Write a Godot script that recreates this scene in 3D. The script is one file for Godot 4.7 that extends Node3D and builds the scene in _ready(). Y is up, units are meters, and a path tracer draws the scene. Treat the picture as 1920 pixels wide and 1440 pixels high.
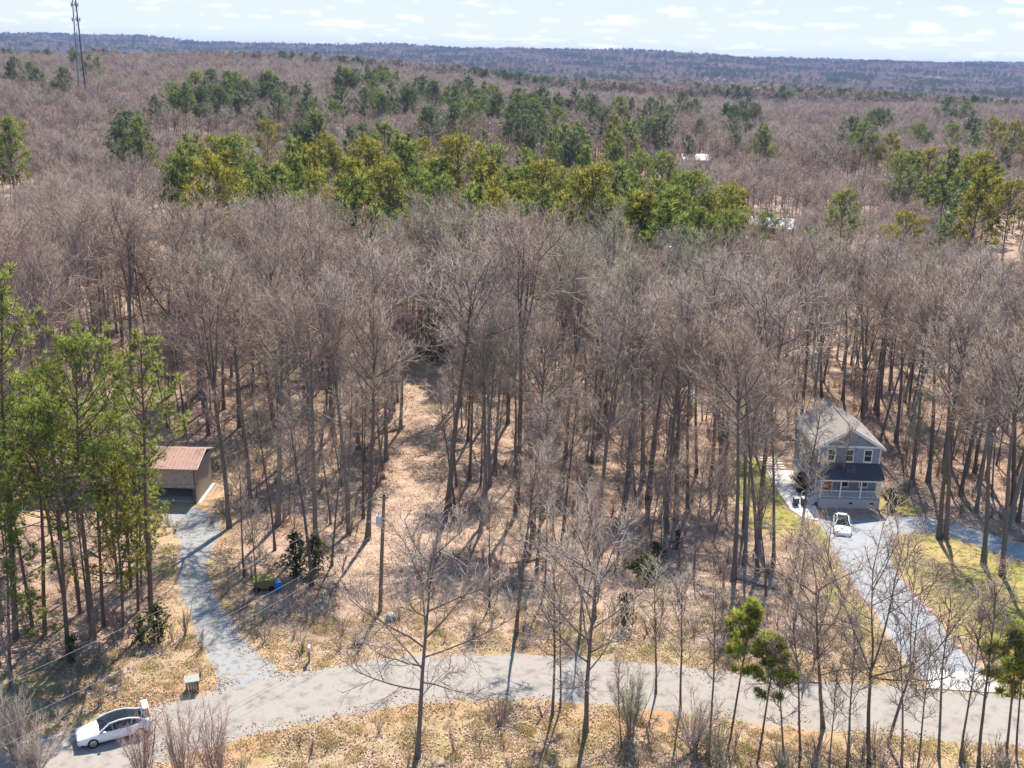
extends Node3D
# An early-spring wood seen from a drone: bare hardwoods, pines, a lane, two gravel drives, a grey-blue house, a long shed, a lattice mast and hazy ridges.

# measured positions in metres: x, z, height, sideways lean at the top, form
const BARE := [[-5.4,-58.5,17.5,0.5,3],[5.6,-61.8,17.1,-0.2,3],[23.9,-59.3,15.9,-1.7,2],[21.9,-63.0,14.4,-2.1,3],[25.7,-61.1,13.0,1.8,2],[-6.5,-104.9,28.4,1.3,1],[0.9,-108.1,30.5,-1.2,0],[10.4,-126.9,21.3,-0.4,3],[14.5,-121.0,27.8,-0.9,1],[16.4,-122.1,26.5,-1.1,1],[25.3,-117.9,26.4,-0.9,0],[25.9,-107.4,23.4,-0.7,1],[-14.9,-120.6,23.6,0.3,0],[-14.4,-131.8,20.2,0.6,1],[-18.6,-94.5,23.3,0.5,0],[-15.7,-96.6,23.7,0.2,0],[-27.4,-96.2,23.1,-0.1,0],[-26.5,-101.1,23.5,0.3,1],[-23.0,-97.6,23.1,0.3,1],[-13.7,-95.4,24.0,0.3,1],[-4.7,-117.0,21.8,-0.0,1],[-2.8,-99.8,20.3,0.4,4],[2.6,-99.6,22.9,-0.8,1],[7.1,-127.5,22.1,-0.9,0],[20.5,-112.4,24.8,-1.3,1],[17.0,-104.7,23.4,-1.4,1],[23.6,-91.0,21.8,-1.1,4],[26.0,-94.6,20.0,-0.5,4],[25.5,-86.5,18.6,0.3,4],[23.1,-94.3,22.5,-0.3,4],[38.3,-115.9,10.5,1.0,5],[46.5,-105.6,26.4,-1.6,1],[47.1,-105.3,24.3,0.1,4],[47.7,-93.3,23.3,-1.8,1],[47.4,-96.7,24.0,-1.5,1],[50.5,-124.9,23.2,0.0,1],[52.2,-124.1,24.7,-0.3,1],[54.6,-120.0,24.4,-0.6,0],[54.5,-115.1,23.0,-1.2,1],[59.8,-117.2,24.5,-2.2,1],[53.1,-138.7,23.1,-0.9,1],[57.5,-131.0,24.7,-2.3,0],[53.8,-155.4,23.0,-1.3,0],[60.1,-125.6,23.3,-1.7,1],[48.3,-158.9,23.0,-2.2,0],[51.3,-157.8,23.3,-1.2,1],[54.7,-152.9,23.4,-1.4,0],[29.9,-59.6,11.6,-0.4,5],[30.9,-59.1,13.7,-1.3,5],[28.7,-60.1,11.6,-1.3,5],[19.5,-59.7,11.2,-1.5,5],[26.0,-59.4,10.4,-1.4,5],[13.9,-61.7,11.1,-0.4,5],[12.4,-64.7,10.3,-0.6,5],[10.9,-66.6,10.1,-0.5,5],[3.4,-63.6,11.7,-0.3,5],[4.0,-64.3,9.4,-0.2,5],[7.9,-60.2,6.3,-0.9,5],[22.3,-58.7,10.0,-0.9,5],[18.2,-58.5,9.2,-1.3,5],[21.1,-58.6,7.8,-0.4,5],[26.9,-58.9,9.3,-0.5,5]]
const PINES := [[-31.2,-71.7,23.8,-0.0,0],[-27.8,-74.4,23.3,0.5,1],[-35.2,-72.3,18.9,1.4,0],[-31.3,-73.9,16.5,0.5,2],[-37.0,-71.4,28.0,2.2,1],[-34.4,-64.9,13.4,1.1,2],[-29.5,-73.1,14.6,0.9,2],[-34.0,-76.0,16.7,0.3,0],[-36.0,-77.8,15.6,-1.0,1],[14.8,-60.0,11.1,0.9,3],[16.5,-58.9,9.2,0.6,3],[32.7,-59.2,10.8,-1.3,3],[33.9,-60.3,8.7,-1.1,3]]
const FAR_PINES := [[-79,-282,22],[-72,-240,24],[-55,-209,26],[-57,-230,23],[-74,-318,25],[-56,-275,22],[-63,-348,28],[-48,-307,28],[-51,-288,23],[-33,-205,25],[-32,-215,22],[-37,-298,24],[-27,-260,26],[-25,-218,23],[-18,-203,25],[-17,-233,22],[-18,-293,24],[-13,-232,26],[-8,-223,23],[-4,-241,25],[-1,-239,22],[3,-248,24],[5,-219,26],[4,-199,23],[22,-401,25],[17,-400,22],[9,-242,24],[17,-264,26],[17,-245,23],[16,-208,25],[35,-313,22],[38,-278,24],[27,-211,26],[34,-229,23],[33,-204,25],[43,-226,22],[41,-202,24],[-52,-189,26],[-69,-226,23],[-32,-228,25],[-25,-264,22],[1,-271,24],[20,-229,26],[10,-204,23],[-4,-177,25],[-13,-192,22],[-26,-168,24],[-51,-176,26],[-19,-419,28],[-22,-387,28],[-9,-505,28],[-1,-522,28],[-146,-500,28],[-150,-540,28],[-131,-508,28],[-122,-534,28],[-115,-518,28],[-89,-402,28],[-93,-477,28],[-99,-609,28],[-94,-616,28],[-92,-671,28],[-91,-722,28],[-72,-650,28],[-51,-571,28],[-40,-536,28],[-32,-523,28],[-28,-600,28],[-18,-566,28],[12,-572,28],[20,-562,28],[30,-597,28],[36,-558,28],[49,-551,28],[60,-586,28],[77,-607,28],[95,-650,28],[56,-420,28],[122,-611,28],[132,-639,28],[96,-433,28],[100,-523,28],[149,-490,28],[197,-612,28],[134,-427,25],[114,-322,22],[130,-341,24],[129,-327,26],[132,-318,23],[120,-279,25],[199,-543,22],[205,-518,24],[232,-541,26],[-254,-668,28],[-322,-800,28],[-279,-608,28],[-140,-298,24],[-230,-553,28],[85,-994,28],[232,-977,28],[289,-745,28],[247,-600,28],[-109,-315,28],[-147,-465,28],[-138,-453,28],[-127,-475,28],[-134,-471,28],[-116,-464,28],[-73,-550,28],[-61,-518,28],[-51,-489,28],[-68,-477,28],[6,-467,28],[14,-449,28],[35,-467,28],[55,-483,28],[37,-436,24],[39,-384,26],[70,-228,23],[28,-188,25],[35,-204,22],[106,-248,24],[203,-450,26],[233,-529,23],[6,-519,28],[-3,-420,28],[-13,-515,28]]

var rng := RandomNumberGenerator.new()
var used := {}
var M := {}


class Geo:
	var v := PackedVector3Array()
	var n := PackedVector3Array()
	var c := PackedColorArray()
	var i := PackedInt32Array()

	func spike(a: Vector3, b: Vector3, r: float, col: Color) -> void:
		var d := (b - a).normalized()
		var s := d.cross(Vector3.UP if absf(d.y) < 0.9 else Vector3.RIGHT).normalized()
		var t := d.cross(s)
		var k := v.size()
		var o1 := s * 0.5 + t * 0.866
		var o2 := s * 0.5 - t * 0.866
		v.append(a - s * r); v.append(a + o2 * r); v.append(a + o1 * r); v.append(b)
		n.append(-s); n.append(o2); n.append(o1); n.append(d)
		c.append(col); c.append(col); c.append(col); c.append(col)
		i.append(k); i.append(k + 3); i.append(k + 1)
		i.append(k + 1); i.append(k + 3); i.append(k + 2)
		i.append(k + 2); i.append(k + 3); i.append(k)

	func tube(p: PackedVector3Array, r: PackedFloat32Array, sides: int, col: Color) -> void:
		var k0 := v.size()
		var m := p.size()
		for j in m:
			var d := (p[mini(j + 1, m - 1)] - p[maxi(j - 1, 0)]).normalized()
			var s := d.cross(Vector3.UP if absf(d.y) < 0.95 else Vector3.RIGHT).normalized()
			if absf(d.y) >= 0.95:
				s = (Vector3.RIGHT - d * d.x).normalized()
			elif s.x < 0.0 and absf(d.y) > 0.5:
				s = s
			var t := d.cross(s)
			for q in sides:
				var o := s * cos(TAU * q / sides) + t * sin(TAU * q / sides)
				v.append(p[j] + o * r[j]); n.append(o); c.append(col)
			if j:
				for q in sides:
					var a := k0 + (j - 1) * sides + q
					var b := k0 + (j - 1) * sides + (q + 1) % sides
					i.append(a); i.append(a + sides); i.append(b + sides)
					i.append(a); i.append(b + sides); i.append(b)

	func tri(a: Vector3, b: Vector3, d: Vector3, col := Color.WHITE) -> void:  # a, b, d run anticlockwise seen from outside
		var o := (b - a).cross(d - a).normalized()
		var k := v.size()
		v.append(a); v.append(d); v.append(b)
		for q in 3:
			n.append(o); c.append(col); i.append(k + q)

	func quad(a: Vector3, b: Vector3, d: Vector3, e: Vector3, col := Color.WHITE) -> void:
		tri(a, b, d, col); tri(a, d, e, col)

	func box(at: Vector3, size: Vector3, turn := Basis.IDENTITY, col := Color.WHITE) -> void:
		var p := []
		for q in 8:
			p.append(at + turn * (size * 0.5 * Vector3(1 if q & 1 else -1, 1 if q & 2 else -1, 1 if q & 4 else -1)))
		for f in [[0, 2, 3, 1], [4, 5, 7, 6], [0, 4, 6, 2], [1, 3, 7, 5], [2, 6, 7, 3], [0, 1, 5, 4]]:
			quad(p[f[0]], p[f[1]], p[f[2]], p[f[3]], col)

	func lathe(base: Vector3, prof: Array, sides: int, turn := Basis.IDENTITY, col := Color.WHITE) -> void:  # prof: [radius, height], from the foot up
		var k0 := v.size()
		for j in prof.size():
			var up: Vector2 = (Vector2(prof[mini(j + 1, prof.size() - 1)][0], prof[mini(j + 1, prof.size() - 1)][1]) - Vector2(prof[maxi(j - 1, 0)][0], prof[maxi(j - 1, 0)][1])).normalized()
			for q in sides:
				var a := TAU * q / sides
				v.append(base + turn * Vector3(cos(a) * prof[j][0], prof[j][1], -sin(a) * prof[j][0]))
				n.append(turn * Vector3(cos(a) * up.y, -up.x, -sin(a) * up.y).normalized()); c.append(col)
			if j:
				for q in sides:
					var a := k0 + (j - 1) * sides + q
					var b := k0 + (j - 1) * sides + (q + 1) % sides
					i.append(a); i.append(a + sides); i.append(b + sides)
					i.append(a); i.append(b + sides); i.append(b)

	func mesh(mat: Material) -> ArrayMesh:
		var a := []
		a.resize(Mesh.ARRAY_MAX)
		a[Mesh.ARRAY_VERTEX] = v; a[Mesh.ARRAY_NORMAL] = n; a[Mesh.ARRAY_COLOR] = c; a[Mesh.ARRAY_INDEX] = i
		var m := ArrayMesh.new()
		m.add_surface_from_arrays(Mesh.PRIMITIVE_TRIANGLES, a)
		m.surface_set_material(0, mat)
		return m


# ---------- naming ----------
func numbered(called: String) -> String:
	var k: int = used.get(called, 0)
	used[called] = k + 1
	return called if k == 0 else "%s_%03d" % [called, k]

func tag(o: Node, label: String, category: String, group := "", kind := "") -> Node:
	if label: o.set_meta("label", label)
	if category: o.set_meta("category", category)
	if group: o.set_meta("group", group)
	if kind: o.set_meta("kind", kind)
	return o

func thing(called: String, label: String, category: String, at := Vector3.ZERO, turn := 0.0, group := "") -> Node3D:
	var o := Node3D.new()
	o.name = numbered(called)
	add_child(o)
	o.position = at
	o.rotation.y = turn
	tag(o, label, category, group)
	return o

func part(parent: Node, called: String, g: Geo, mat: Material, label := "") -> MeshInstance3D:
	return part_mesh(parent, called, g.mesh(mat), label)

func part_mesh(parent: Node, called: String, m: Mesh, label := "") -> MeshInstance3D:
	var o := MeshInstance3D.new()
	o.name = numbered(called) if parent == self else called
	o.mesh = m
	parent.add_child(o, true)
	if label: o.set_meta("label", label)
	return o

func structure(called: String, g: Geo, mat: Material) -> MeshInstance3D:
	var o := part(self, called, g, mat)
	o.set_meta("kind", "structure")
	return o


# ---------- land ----------
func ss(a: float, b: float, x: float) -> float:
	var t := clampf((x - a) / (b - a), 0.0, 1.0)
	return t * t * (3.0 - 2.0 * t)

func land(x: float, z: float) -> float:
	var d := maxf(-z, 1.0)
	var y := -lerpf(3, 6, ss(-30, 20, x)) * ss(66, 118, d)
	if d > 150.0:
		y += ss(230, 900, d) * lerpf(20, 3, ss(-0.42, 0.45, x / d))
		y = lerpf(y, -30, ss(950, 1900, d)) + 95.0 * ss(2300, 5600, d)
		y += ss(150, 1200, d) * (3.0 * sin(x * 0.011 + d * 0.004) + 2.5 * sin(d * 0.013 - x * 0.006))
		y += ss(1500, 4500, d) * (7.0 * sin(x * 0.0023 + 1.0) + 5.0 * sin(x * 0.0051 + d * 0.001) + 6.0 * sin(d * 0.0041 + x * 0.0011))
	return y

func on_land(x: float, z: float, up := 0.0) -> Vector3:
	return Vector3(x, land(x, z) + up, z)

func near_line(p: Vector2, line: Array) -> float:
	var best := 1e9
	for k in line.size() - 1:
		best = minf(best, Geometry2D.get_closest_point_to_segment(p, line[k], line[k + 1]).distance_to(p))
	return best

func inside(p: Vector2, poly: Array) -> bool:
	return Geometry2D.is_point_in_polygon(p, PackedVector2Array(poly))


# ---------- materials ----------
func mat(color: Color, rough := 0.9, vertex := false) -> StandardMaterial3D:  # color is the linear base colour
	var m := StandardMaterial3D.new()
	m.albedo_color = color.linear_to_srgb()
	m.roughness = rough
	m.vertex_color_use_as_albedo = vertex
	m.metallic_specular = 0.3
	return m

func noise_texture(size: int, kind: int, freq: float, ramp: Array, octaves := 4, seed_ := 1) -> NoiseTexture2D:
	var f := FastNoiseLite.new()
	f.noise_type = kind
	f.seed = seed_
	f.frequency = freq
	f.fractal_octaves = octaves
	if kind == FastNoiseLite.TYPE_CELLULAR:
		f.cellular_return_type = FastNoiseLite.RETURN_CELL_VALUE
		f.fractal_type = FastNoiseLite.FRACTAL_NONE
	var g := Gradient.new()
	g.offsets = PackedFloat32Array(range(ramp.size()).map(func(k): return float(k) / (ramp.size() - 1)))
	g.colors = PackedColorArray(ramp.map(func(k): return (k if k is Color else Color(k, k, k)).linear_to_srgb()))
	var t := NoiseTexture2D.new()
	t.width = size
	t.height = size
	t.seamless = true
	t.noise = f
	t.color_ramp = g
	return t

func world_textured(m: StandardMaterial3D, t: Texture2D, metres: float, t2: Texture2D = null, metres2 := 1.0) -> StandardMaterial3D:
	m.albedo_texture = t
	m.uv1_triplanar = true
	m.uv1_world_triplanar = true
	m.uv1_scale = Vector3.ONE / metres
	if t2:
		m.detail_enabled = true
		m.detail_albedo = t2
		m.detail_blend_mode = BaseMaterial3D.BLEND_MODE_MUL
		m.detail_uv_layer = BaseMaterial3D.DETAIL_UV_2
		m.uv2_triplanar = true
		m.uv2_world_triplanar = true
		m.uv2_scale = Vector3.ONE / metres2
	return m

func make_materials() -> void:
	var leaf_grain := noise_texture(1024, FastNoiseLite.TYPE_CELLULAR, 0.16, [0.55, 0.75, 0.95, 1.0, 1.0, 0.9, 0.8, 1.0], 1, 3)
	var clumps := noise_texture(512, FastNoiseLite.TYPE_SIMPLEX, 0.03, [0.62, 0.85, 1.0, 1.0, 1.0], 5, 4)
	var grit := noise_texture(512, FastNoiseLite.TYPE_SIMPLEX, 0.3, [0.72, 0.88, 1.0, 1.0], 3, 5)
	var blotch := noise_texture(512, FastNoiseLite.TYPE_SIMPLEX, 0.012, [0.55, 0.85, 1.0, 1.0, 0.8], 6, 6)
	var bark := noise_texture(256, FastNoiseLite.TYPE_SIMPLEX, 0.06, [0.45, 0.8, 1.0, 1.0], 4, 7)
	M.litter = world_textured(mat(Color.WHITE, 0.95, true), leaf_grain, 9.0, clumps, 23.0)
	M.asphalt = world_textured(mat(Color(0.355, 0.32, 0.28), 0.9), grit, 7.0, blotch, 11.0)
	M.gravel = world_textured(mat(Color(0.36, 0.375, 0.39), 0.95, true), grit, 3.0, blotch, 13.0)
	M.gravel_worn = world_textured(mat(Color(0.33, 0.335, 0.335), 0.95, true), grit, 3.0, noise_texture(512, FastNoiseLite.TYPE_SIMPLEX, 0.02, [Color(0.75, 0.6, 0.44), Color(0.88, 0.78, 0.66), Color.WHITE, Color.WHITE, Color(0.85, 0.75, 0.62)], 5, 9), 9.0)
	M.concrete = world_textured(mat(Color(0.66, 0.64, 0.6), 0.85), grit, 4.0)
	M.lawn = world_textured(mat(Color.WHITE, 0.95, true), leaf_grain, 4.0, clumps, 11.0)
	for k in [["bark_grey", 0.18, 0.155, 0.135], ["bark_brown", 0.16, 0.125, 0.10], ["bark_pale", 0.25, 0.225, 0.20], ["bark_pine", 0.17, 0.12, 0.095]]:
		M[k[0]] = world_textured(mat(Color(k[1], k[2], k[3]), 0.95, true), bark, 2.5)
		M[k[0]].uv1_world_triplanar = false
		M[k[0]].uv1_scale = Vector3(1.2, 0.3, 1.2)
	M.twig_grey = mat(Color(0.42, 0.345, 0.285), 0.85, true)
	M.twig_brown = mat(Color(0.395, 0.305, 0.235), 0.85, true)
	M.twig_red = mat(Color(0.39, 0.27, 0.225), 0.85, true)
	M.twig_olive = mat(Color(0.37, 0.335, 0.235), 0.85, true)
	M.twig_orange = mat(Color(0.42, 0.19, 0.08), 0.85, true)
	for k in [["needle", 0.27, 0.315, 0.075, 0.36, 0.44, 0.06], ["needle_dark", 0.15, 0.20, 0.085, 0.18, 0.24, 0.06], ["needle_yellow", 0.34, 0.32, 0.05, 0.38, 0.37, 0.03], ["needle_young", 0.40, 0.42, 0.09, 0.50, 0.55, 0.08], ["cedar", 0.13, 0.15, 0.055, 0.09, 0.11, 0.03]]:
		M[k[0]] = mat(Color(k[1], k[2], k[3]), 0.7, true)
		M[k[0]].backlight_enabled = true
		M[k[0]].backlight = Color(k[4], k[5], k[6]).linear_to_srgb()
	M.dry_grass = mat(Color(0.40, 0.30, 0.13), 0.9, true)
	M.leaf = mat(Color.WHITE, 0.9, true)
	M.shingle = world_textured(mat(Color(0.36, 0.33, 0.30), 0.95), grit, 2.0, leaf_grain, 7.0)
	M.dark_shingle = world_textured(mat(Color(0.085, 0.085, 0.095), 0.9), grit, 2.0)
	M.siding = world_textured(mat(Color(0.27, 0.31, 0.37), 0.7), blotch, 6.0)
	M.white = mat(Color(0.76, 0.75, 0.73), 0.6)
	M.brick = world_textured(mat(Color(0.55, 0.50, 0.48), 0.9), grit, 1.5)
	M.glass_dark = mat(Color(0.02, 0.025, 0.03), 0.06); M.glass_dark.metallic_specular = 0.5
	M.red_door = mat(Color(0.36, 0.05, 0.03), 0.5)
	M.rust_roof = world_textured(mat(Color(0.47, 0.285, 0.22), 0.7), blotch, 3.0, grit, 1.3)
	M.tan_board = world_textured(mat(Color(0.40, 0.345, 0.29), 0.85), grit, 3.0, blotch, 5.0)
	M.wood = world_textured(mat(Color(0.2, 0.155, 0.12), 0.9), bark, 1.5)
	M.car_white = mat(Color(0.80, 0.80, 0.82), 0.25); M.car_white.clearcoat_enabled = true; M.car_white.clearcoat = 0.6; M.car_white.clearcoat_roughness = 0.05
	M.rubber = mat(Color(0.02, 0.02, 0.02), 0.8)
	M.alloy = mat(Color(0.45, 0.45, 0.46), 0.35); M.alloy.metallic = 0.8
	M.steel = mat(Color(0.19, 0.21, 0.25), 0.6)
	M.galvanised = mat(Color(0.5, 0.52, 0.55), 0.45)
	M.dark = mat(Color(0.03, 0.03, 0.032), 0.7)
	M.red_lamp = mat(Color(0.4, 0.02, 0.02), 0.2)
	M.clear_lamp = mat(Color(0.6, 0.62, 0.65), 0.1)
	M.yellow = mat(Color(0.33, 0.27, 0.07), 0.6)
	M.olive = mat(Color(0.22, 0.19, 0.08), 0.7)
	M.blue = mat(Color(0.03, 0.20, 0.55), 0.45)
	M.pale_green = mat(Color(0.34, 0.36, 0.31), 0.7)
	M.grey_plastic = mat(Color(0.10, 0.11, 0.12), 0.5)
	M.lid_grey = mat(Color(0.36, 0.37, 0.38), 0.5)
	M.tin = mat(Color(0.78, 0.78, 0.78), 0.4)
	M.stone = mat(Color(0.6, 0.57, 0.5), 0.9)
	M.wire = mat(Color(0.36, 0.34, 0.32), 0.6)


# ---------- growing ----------
func wobble() -> Vector3:
	return Vector3(rng.randf_range(-1, 1), rng.randf_range(-1, 1), rng.randf_range(-1, 1))

func side_of(d: Vector3, angle: float, roll: float) -> Vector3:
	var s := d.cross(Vector3.UP if absf(d.y) < 0.95 else Vector3.RIGHT).normalized()
	return (d * cos(angle) + (s * cos(roll) + d.cross(s) * sin(roll)) * sin(angle)).normalized()

func run(p: Vector3, d: Vector3, length: float, segs: int, wander: float, up: float) -> PackedVector3Array:
	var out := PackedVector3Array([p])
	for k in segs:
		d = (d + wobble() * wander + Vector3.UP * up).normalized()
		p += d * length / segs
		out.append(p)
	return out

func taper(r0: float, r1: float, m: int, power := 1.0) -> PackedFloat32Array:
	var out := PackedFloat32Array()
	for k in m:
		out.append(lerpf(r0, r1, pow(float(k) / (m - 1), power)))
	return out

func along(p: PackedVector3Array, t: float) -> Vector3:
	var f := t * (p.size() - 1)
	var k := mini(int(f), p.size() - 2)
	return p[k].lerp(p[k + 1], f - k)

func heading(p: PackedVector3Array, t: float) -> Vector3:
	var k := mini(int(t * (p.size() - 1)), p.size() - 2)
	return (p[k + 1] - p[k]).normalized()

func tone(spread := 0.45) -> Color:
	var k := 1.0 + rng.randf_range(-spread, spread)
	return Color(k, k * rng.randf_range(0.96, 1.02), k * rng.randf_range(0.93, 1.03))

# branches of one limb, down to twigs, into g
func ramify(g: Geo, p: PackedVector3Array, length: float, r: float, o: Dictionary) -> void:
	var n2: int = o.n2
	for k in n2:
		var t := lerpf(0.18, 1.0, (k + rng.randf()) / n2)
		var d := side_of(heading(p, t), rng.randf_range(0.5, 1.15), rng.randf() * TAU)
		var l := length * lerpf(0.55, 0.26, t) * rng.randf_range(0.7, 1.25)
		var r2 := maxf(r * lerpf(0.5, 0.25, t), o.thin * 1.6)
		var b := run(along(p, t), d, l, 4, 0.26, o.up)
		g.tube(b, taper(r2, o.thin, 5), 3, tone())
		var n3: int = o.n3
		for q in n3:
			var t3 := lerpf(0.12, 1.0, (q + rng.randf()) / n3)
			var d3 := side_of(heading(b, t3), rng.randf_range(0.4, 1.2), rng.randf() * TAU)
			var l3: float = maxf(l * lerpf(0.62, 0.4, t3) * rng.randf_range(0.7, 1.2), o.twig)
			var a3 := along(b, t3)
			d3 = (d3 + Vector3.UP * o.up).normalized()
			var e3 := a3 + d3 * l3
			var col := tone()
			g.spike(a3, e3, o.thin, col)
			var n4: int = o.n4
			for w in n4:
				var t4 := lerpf(0.2, 0.95, (w + rng.randf()) / maxf(n4, 1))
				var d4 := (side_of(d3, rng.randf_range(0.4, 0.85), rng.randf() * TAU) + Vector3.UP * 0.15).normalized()
				g.spike(a3 + d3 * l3 * t4, a3 + d3 * l3 * t4 + d4 * o.twig * rng.randf_range(0.6, 1.3), o.thin * 0.72, col)

# returns {trunk, crown, h}
func grow(form: int, h: float, o: Dictionary) -> Dictionary:
	var gt := Geo.new()
	var gc := Geo.new()
	var r0: float = h * (0.0095 if form == 4 else 0.0085 if form == 5 else 0.0105)
	var base_of_crown: float = [0.46, 0.58, 0.40, 0.24, 0.5, 0.36][form]
	var leaders := []
	var trunk_top: float = h * ([0.62, 0.88, 0.42, 0.8, 0.9, 0.94][form])
	var tr := run(Vector3(0, -0.3, 0), Vector3(rng.randf_range(-0.03, 0.03), 1, rng.randf_range(-0.03, 0.03)).normalized(), trunk_top + 0.3, 9, 0.035, 0.02)
	var radii := taper(r0, r0 * (0.55 if form in [0, 2] else 0.22), 10)
	radii[0] = r0 * 1.45
	gt.tube(tr, radii, 7, tone(0.06))
	leaders.append([tr, trunk_top, r0, true])
	if form == 0 or form == 2:  # the trunk divides into leaders
		var count := 4 if form == 0 else 2 + rng.randi() % 2
		var turn := rng.randf() * TAU
		for k in count:
			var d := side_of(heading(tr, 1.0), rng.randf_range(0.16, 0.36) if form == 0 else rng.randf_range(0.35, 0.6), turn + TAU * k / count)
			var l := (h - trunk_top) * rng.randf_range(0.85, 1.02)
			var b := run(tr[9], d, l, 6, 0.08, 0.08)
			gt.tube(b, taper(r0 * 0.48, o.thin * 1.5, 7), 5, tone(0.06))
			leaders.append([b, l, r0 * 0.48, false])
	var n1: int = o.n1
	for k in n1:
		var t := (k + rng.randf() * 0.9) / n1
		var on: Array = leaders[0]
		var at := lerpf(base_of_crown * h / trunk_top, 1.0, t)
		if leaders.size() > 1 and (t > 0.22 or at > 1.0):
			on = leaders[1 + k % (leaders.size() - 1)]
			at = lerpf(0.15, 0.98, t)
		at = clampf(at, 0.05, 1.0)
		var p: PackedVector3Array = on[0]
		var start := along(p, at)
		var steep: float = lerpf(1.25, 0.62, t) if form != 3 else lerpf(1.4, 0.7, t)
		if form in [1, 4, 5]: steep *= 0.85
		var d := side_of((heading(p, at) + Vector3.UP).normalized(), steep * rng.randf_range(0.75, 1.1), k * 2.4 + rng.randf() * 0.8)
		var reach: float = h * [0.29, 0.25, 0.33, 0.38, 0.16, 0.20][form] * (lerpf(0.75, 1.0, t * 2.5) if t < 0.4 else lerpf(1.0, 0.6, (t - 0.4) / 0.6)) * rng.randf_range(0.75, 1.2)
		var r1: float = maxf(minf(float(on[2]) * 0.4, reach * 0.014), o.thin * 2.0)
		var b := run(start, d, reach, 5, 0.17, o.up)
		(gt if o.get("limbs_in_trunk", false) else gc).tube(b, taper(r1, o.thin, 6), 4, tone(0.12))
		ramify(gc, b, reach, r1, o)
	for k in range(1, leaders.size()):
		ramify(gc, leaders[k][0], leaders[k][1] * 0.6, r0 * 0.3, o)
	return {"trunk": gt, "crown": gc, "h": h}

func tuft(g: Geo, at: Vector3, d: Vector3, count: int, length: float, width: float, col: Color) -> void:
	var s := d.cross(Vector3.UP if absf(d.y) < 0.9 else Vector3.RIGHT).normalized()
	var t := d.cross(s)
	for k in count:
		var a := rng.randf() * TAU
		var q := rng.randf_range(0.25, 1.35)
		var e := (d * cos(q) + (s * cos(a) + t * sin(a)) * sin(q))
		var w := e.cross(wobble()).normalized() * width
		var l := length * rng.randf_range(0.7, 1.15)
		var j := g.v.size()
		var nn := (w.cross(e).normalized() * 0.4 + e * 0.4 + d * 0.5 + Vector3.UP * 0.3).normalized()
		var c2 := col * rng.randf_range(0.75, 1.25)
		g.v.append(at - w); g.v.append(at + e * l); g.v.append(at + w)
		for z in 3:
			g.n.append(nn); g.c.append(c2); g.i.append(j + z)

func grow_pine(form: int, h: float, o: Dictionary) -> Dictionary:  # 0 tall and rounded, 1 tall and layered, 2 young and full, 3 small with a tufted top
	var gt := Geo.new()
	var gc := Geo.new()
	var tr := run(Vector3(0, -0.3, 0), Vector3.UP, h * 0.97 + 0.3, 10, 0.03, 0.03)
	gt.tube(tr, taper(h * [0.009, 0.009, 0.009, 0.0085][form], 0.03, 11), 7, tone(0.06))
	var n: int = o.n
	var low: float = [0.56, 0.5, 0.24, 0.52][form]
	for k in n:
		var t := (k + rng.randf()) / n
		var at := lerpf(low, 0.985, pow(t, 0.85))
		var wide: float = h * [0.17, 0.15, 0.19, 0.19][form] * o.get("wide", 1.3)
		var profile: float = sin(PI * clampf(lerpf(0.28, 0.93, t), 0, 1)) if form in [0, 3] else lerpf(1.0, 0.3, pow(t, 1.5))
		var l := wide * profile * rng.randf_range(0.6, 1.2)
		if form == 1 and rng.randf() < 0.18: l *= 0.35
		var d := side_of(Vector3.UP, lerpf(1.5, 0.5, t) * rng.randf_range(0.85, 1.1), k * 2.4 + rng.randf())
		var b := run(along(tr, at), d, l, 4, 0.14, 0.13)
		gt.tube(b, taper(maxf(l * 0.016, 0.02), 0.012, 5), 3, tone(0.1))
		var m: int = maxi(3, int(o.tufts * (l / wide)))
		var shade := rng.randf_range(0.75, 1.2)
		for q in m:
			var t2 := lerpf(0.22, 1.0, sqrt(rng.randf()))
			var d2 := (side_of(heading(b, t2), rng.randf_range(0.2, 1.2), rng.randf() * TAU) + Vector3.UP * 0.35).normalized()
			var l2 := l * 0.38 * (1.2 - t2 * 0.6) * rng.randf_range(0.2, 1.0)
			var a := along(b, t2)
			var col := Color(shade * rng.randf_range(0.8, 1.25), shade * rng.randf_range(0.9, 1.1), shade * rng.randf_range(0.6, 1.3))
			if l2 > 0.25: gt.spike(a, a + d2 * l2, 0.012, Color.WHITE)
			tuft(gc, a + d2 * l2, d2, o.needles, o.length, o.width, col)
	return {"trunk": gt, "crown": gc, "h": h}


# ---------- setting ----------
var ROAD := [Vector2(-62, -38.5), Vector2(-40, -50.5), Vector2(-25.5, -58.5), Vector2(-17.5, -63.2), Vector2(-8.5, -67), Vector2(0, -68.4), Vector2(5, -68.3), Vector2(11, -67.6), Vector2(18, -66.3), Vector2(25, -65.6), Vector2(36, -64.4), Vector2(60, -62), Vector2(95, -60)]
var DRIVE_SHED := [Vector2(-17.6, -66.0), Vector2(-20.7, -70.7), Vector2(-24.1, -76.7), Vector2(-26, -80.6), Vector2(-28.1, -86.3), Vector2(-29.4, -92.5), Vector2(-31.2, -97.4), Vector2(-34, -99.6)]
var DRIVE_HOUSE := [Vector2(33.8, -69.9), Vector2(33.3, -74.2), Vector2(34, -81.8), Vector2(34.7, -90.4), Vector2(36.2, -99), Vector2(38.2, -106), Vector2(39.6, -111.6)]
var DRIVE_LOOP := [Vector2(38.6, -108.8), Vector2(43.5, -109.9), Vector2(47.2, -110.2), Vector2(50.4, -107.4), Vector2(53, -102), Vector2(56.5, -94)]
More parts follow.
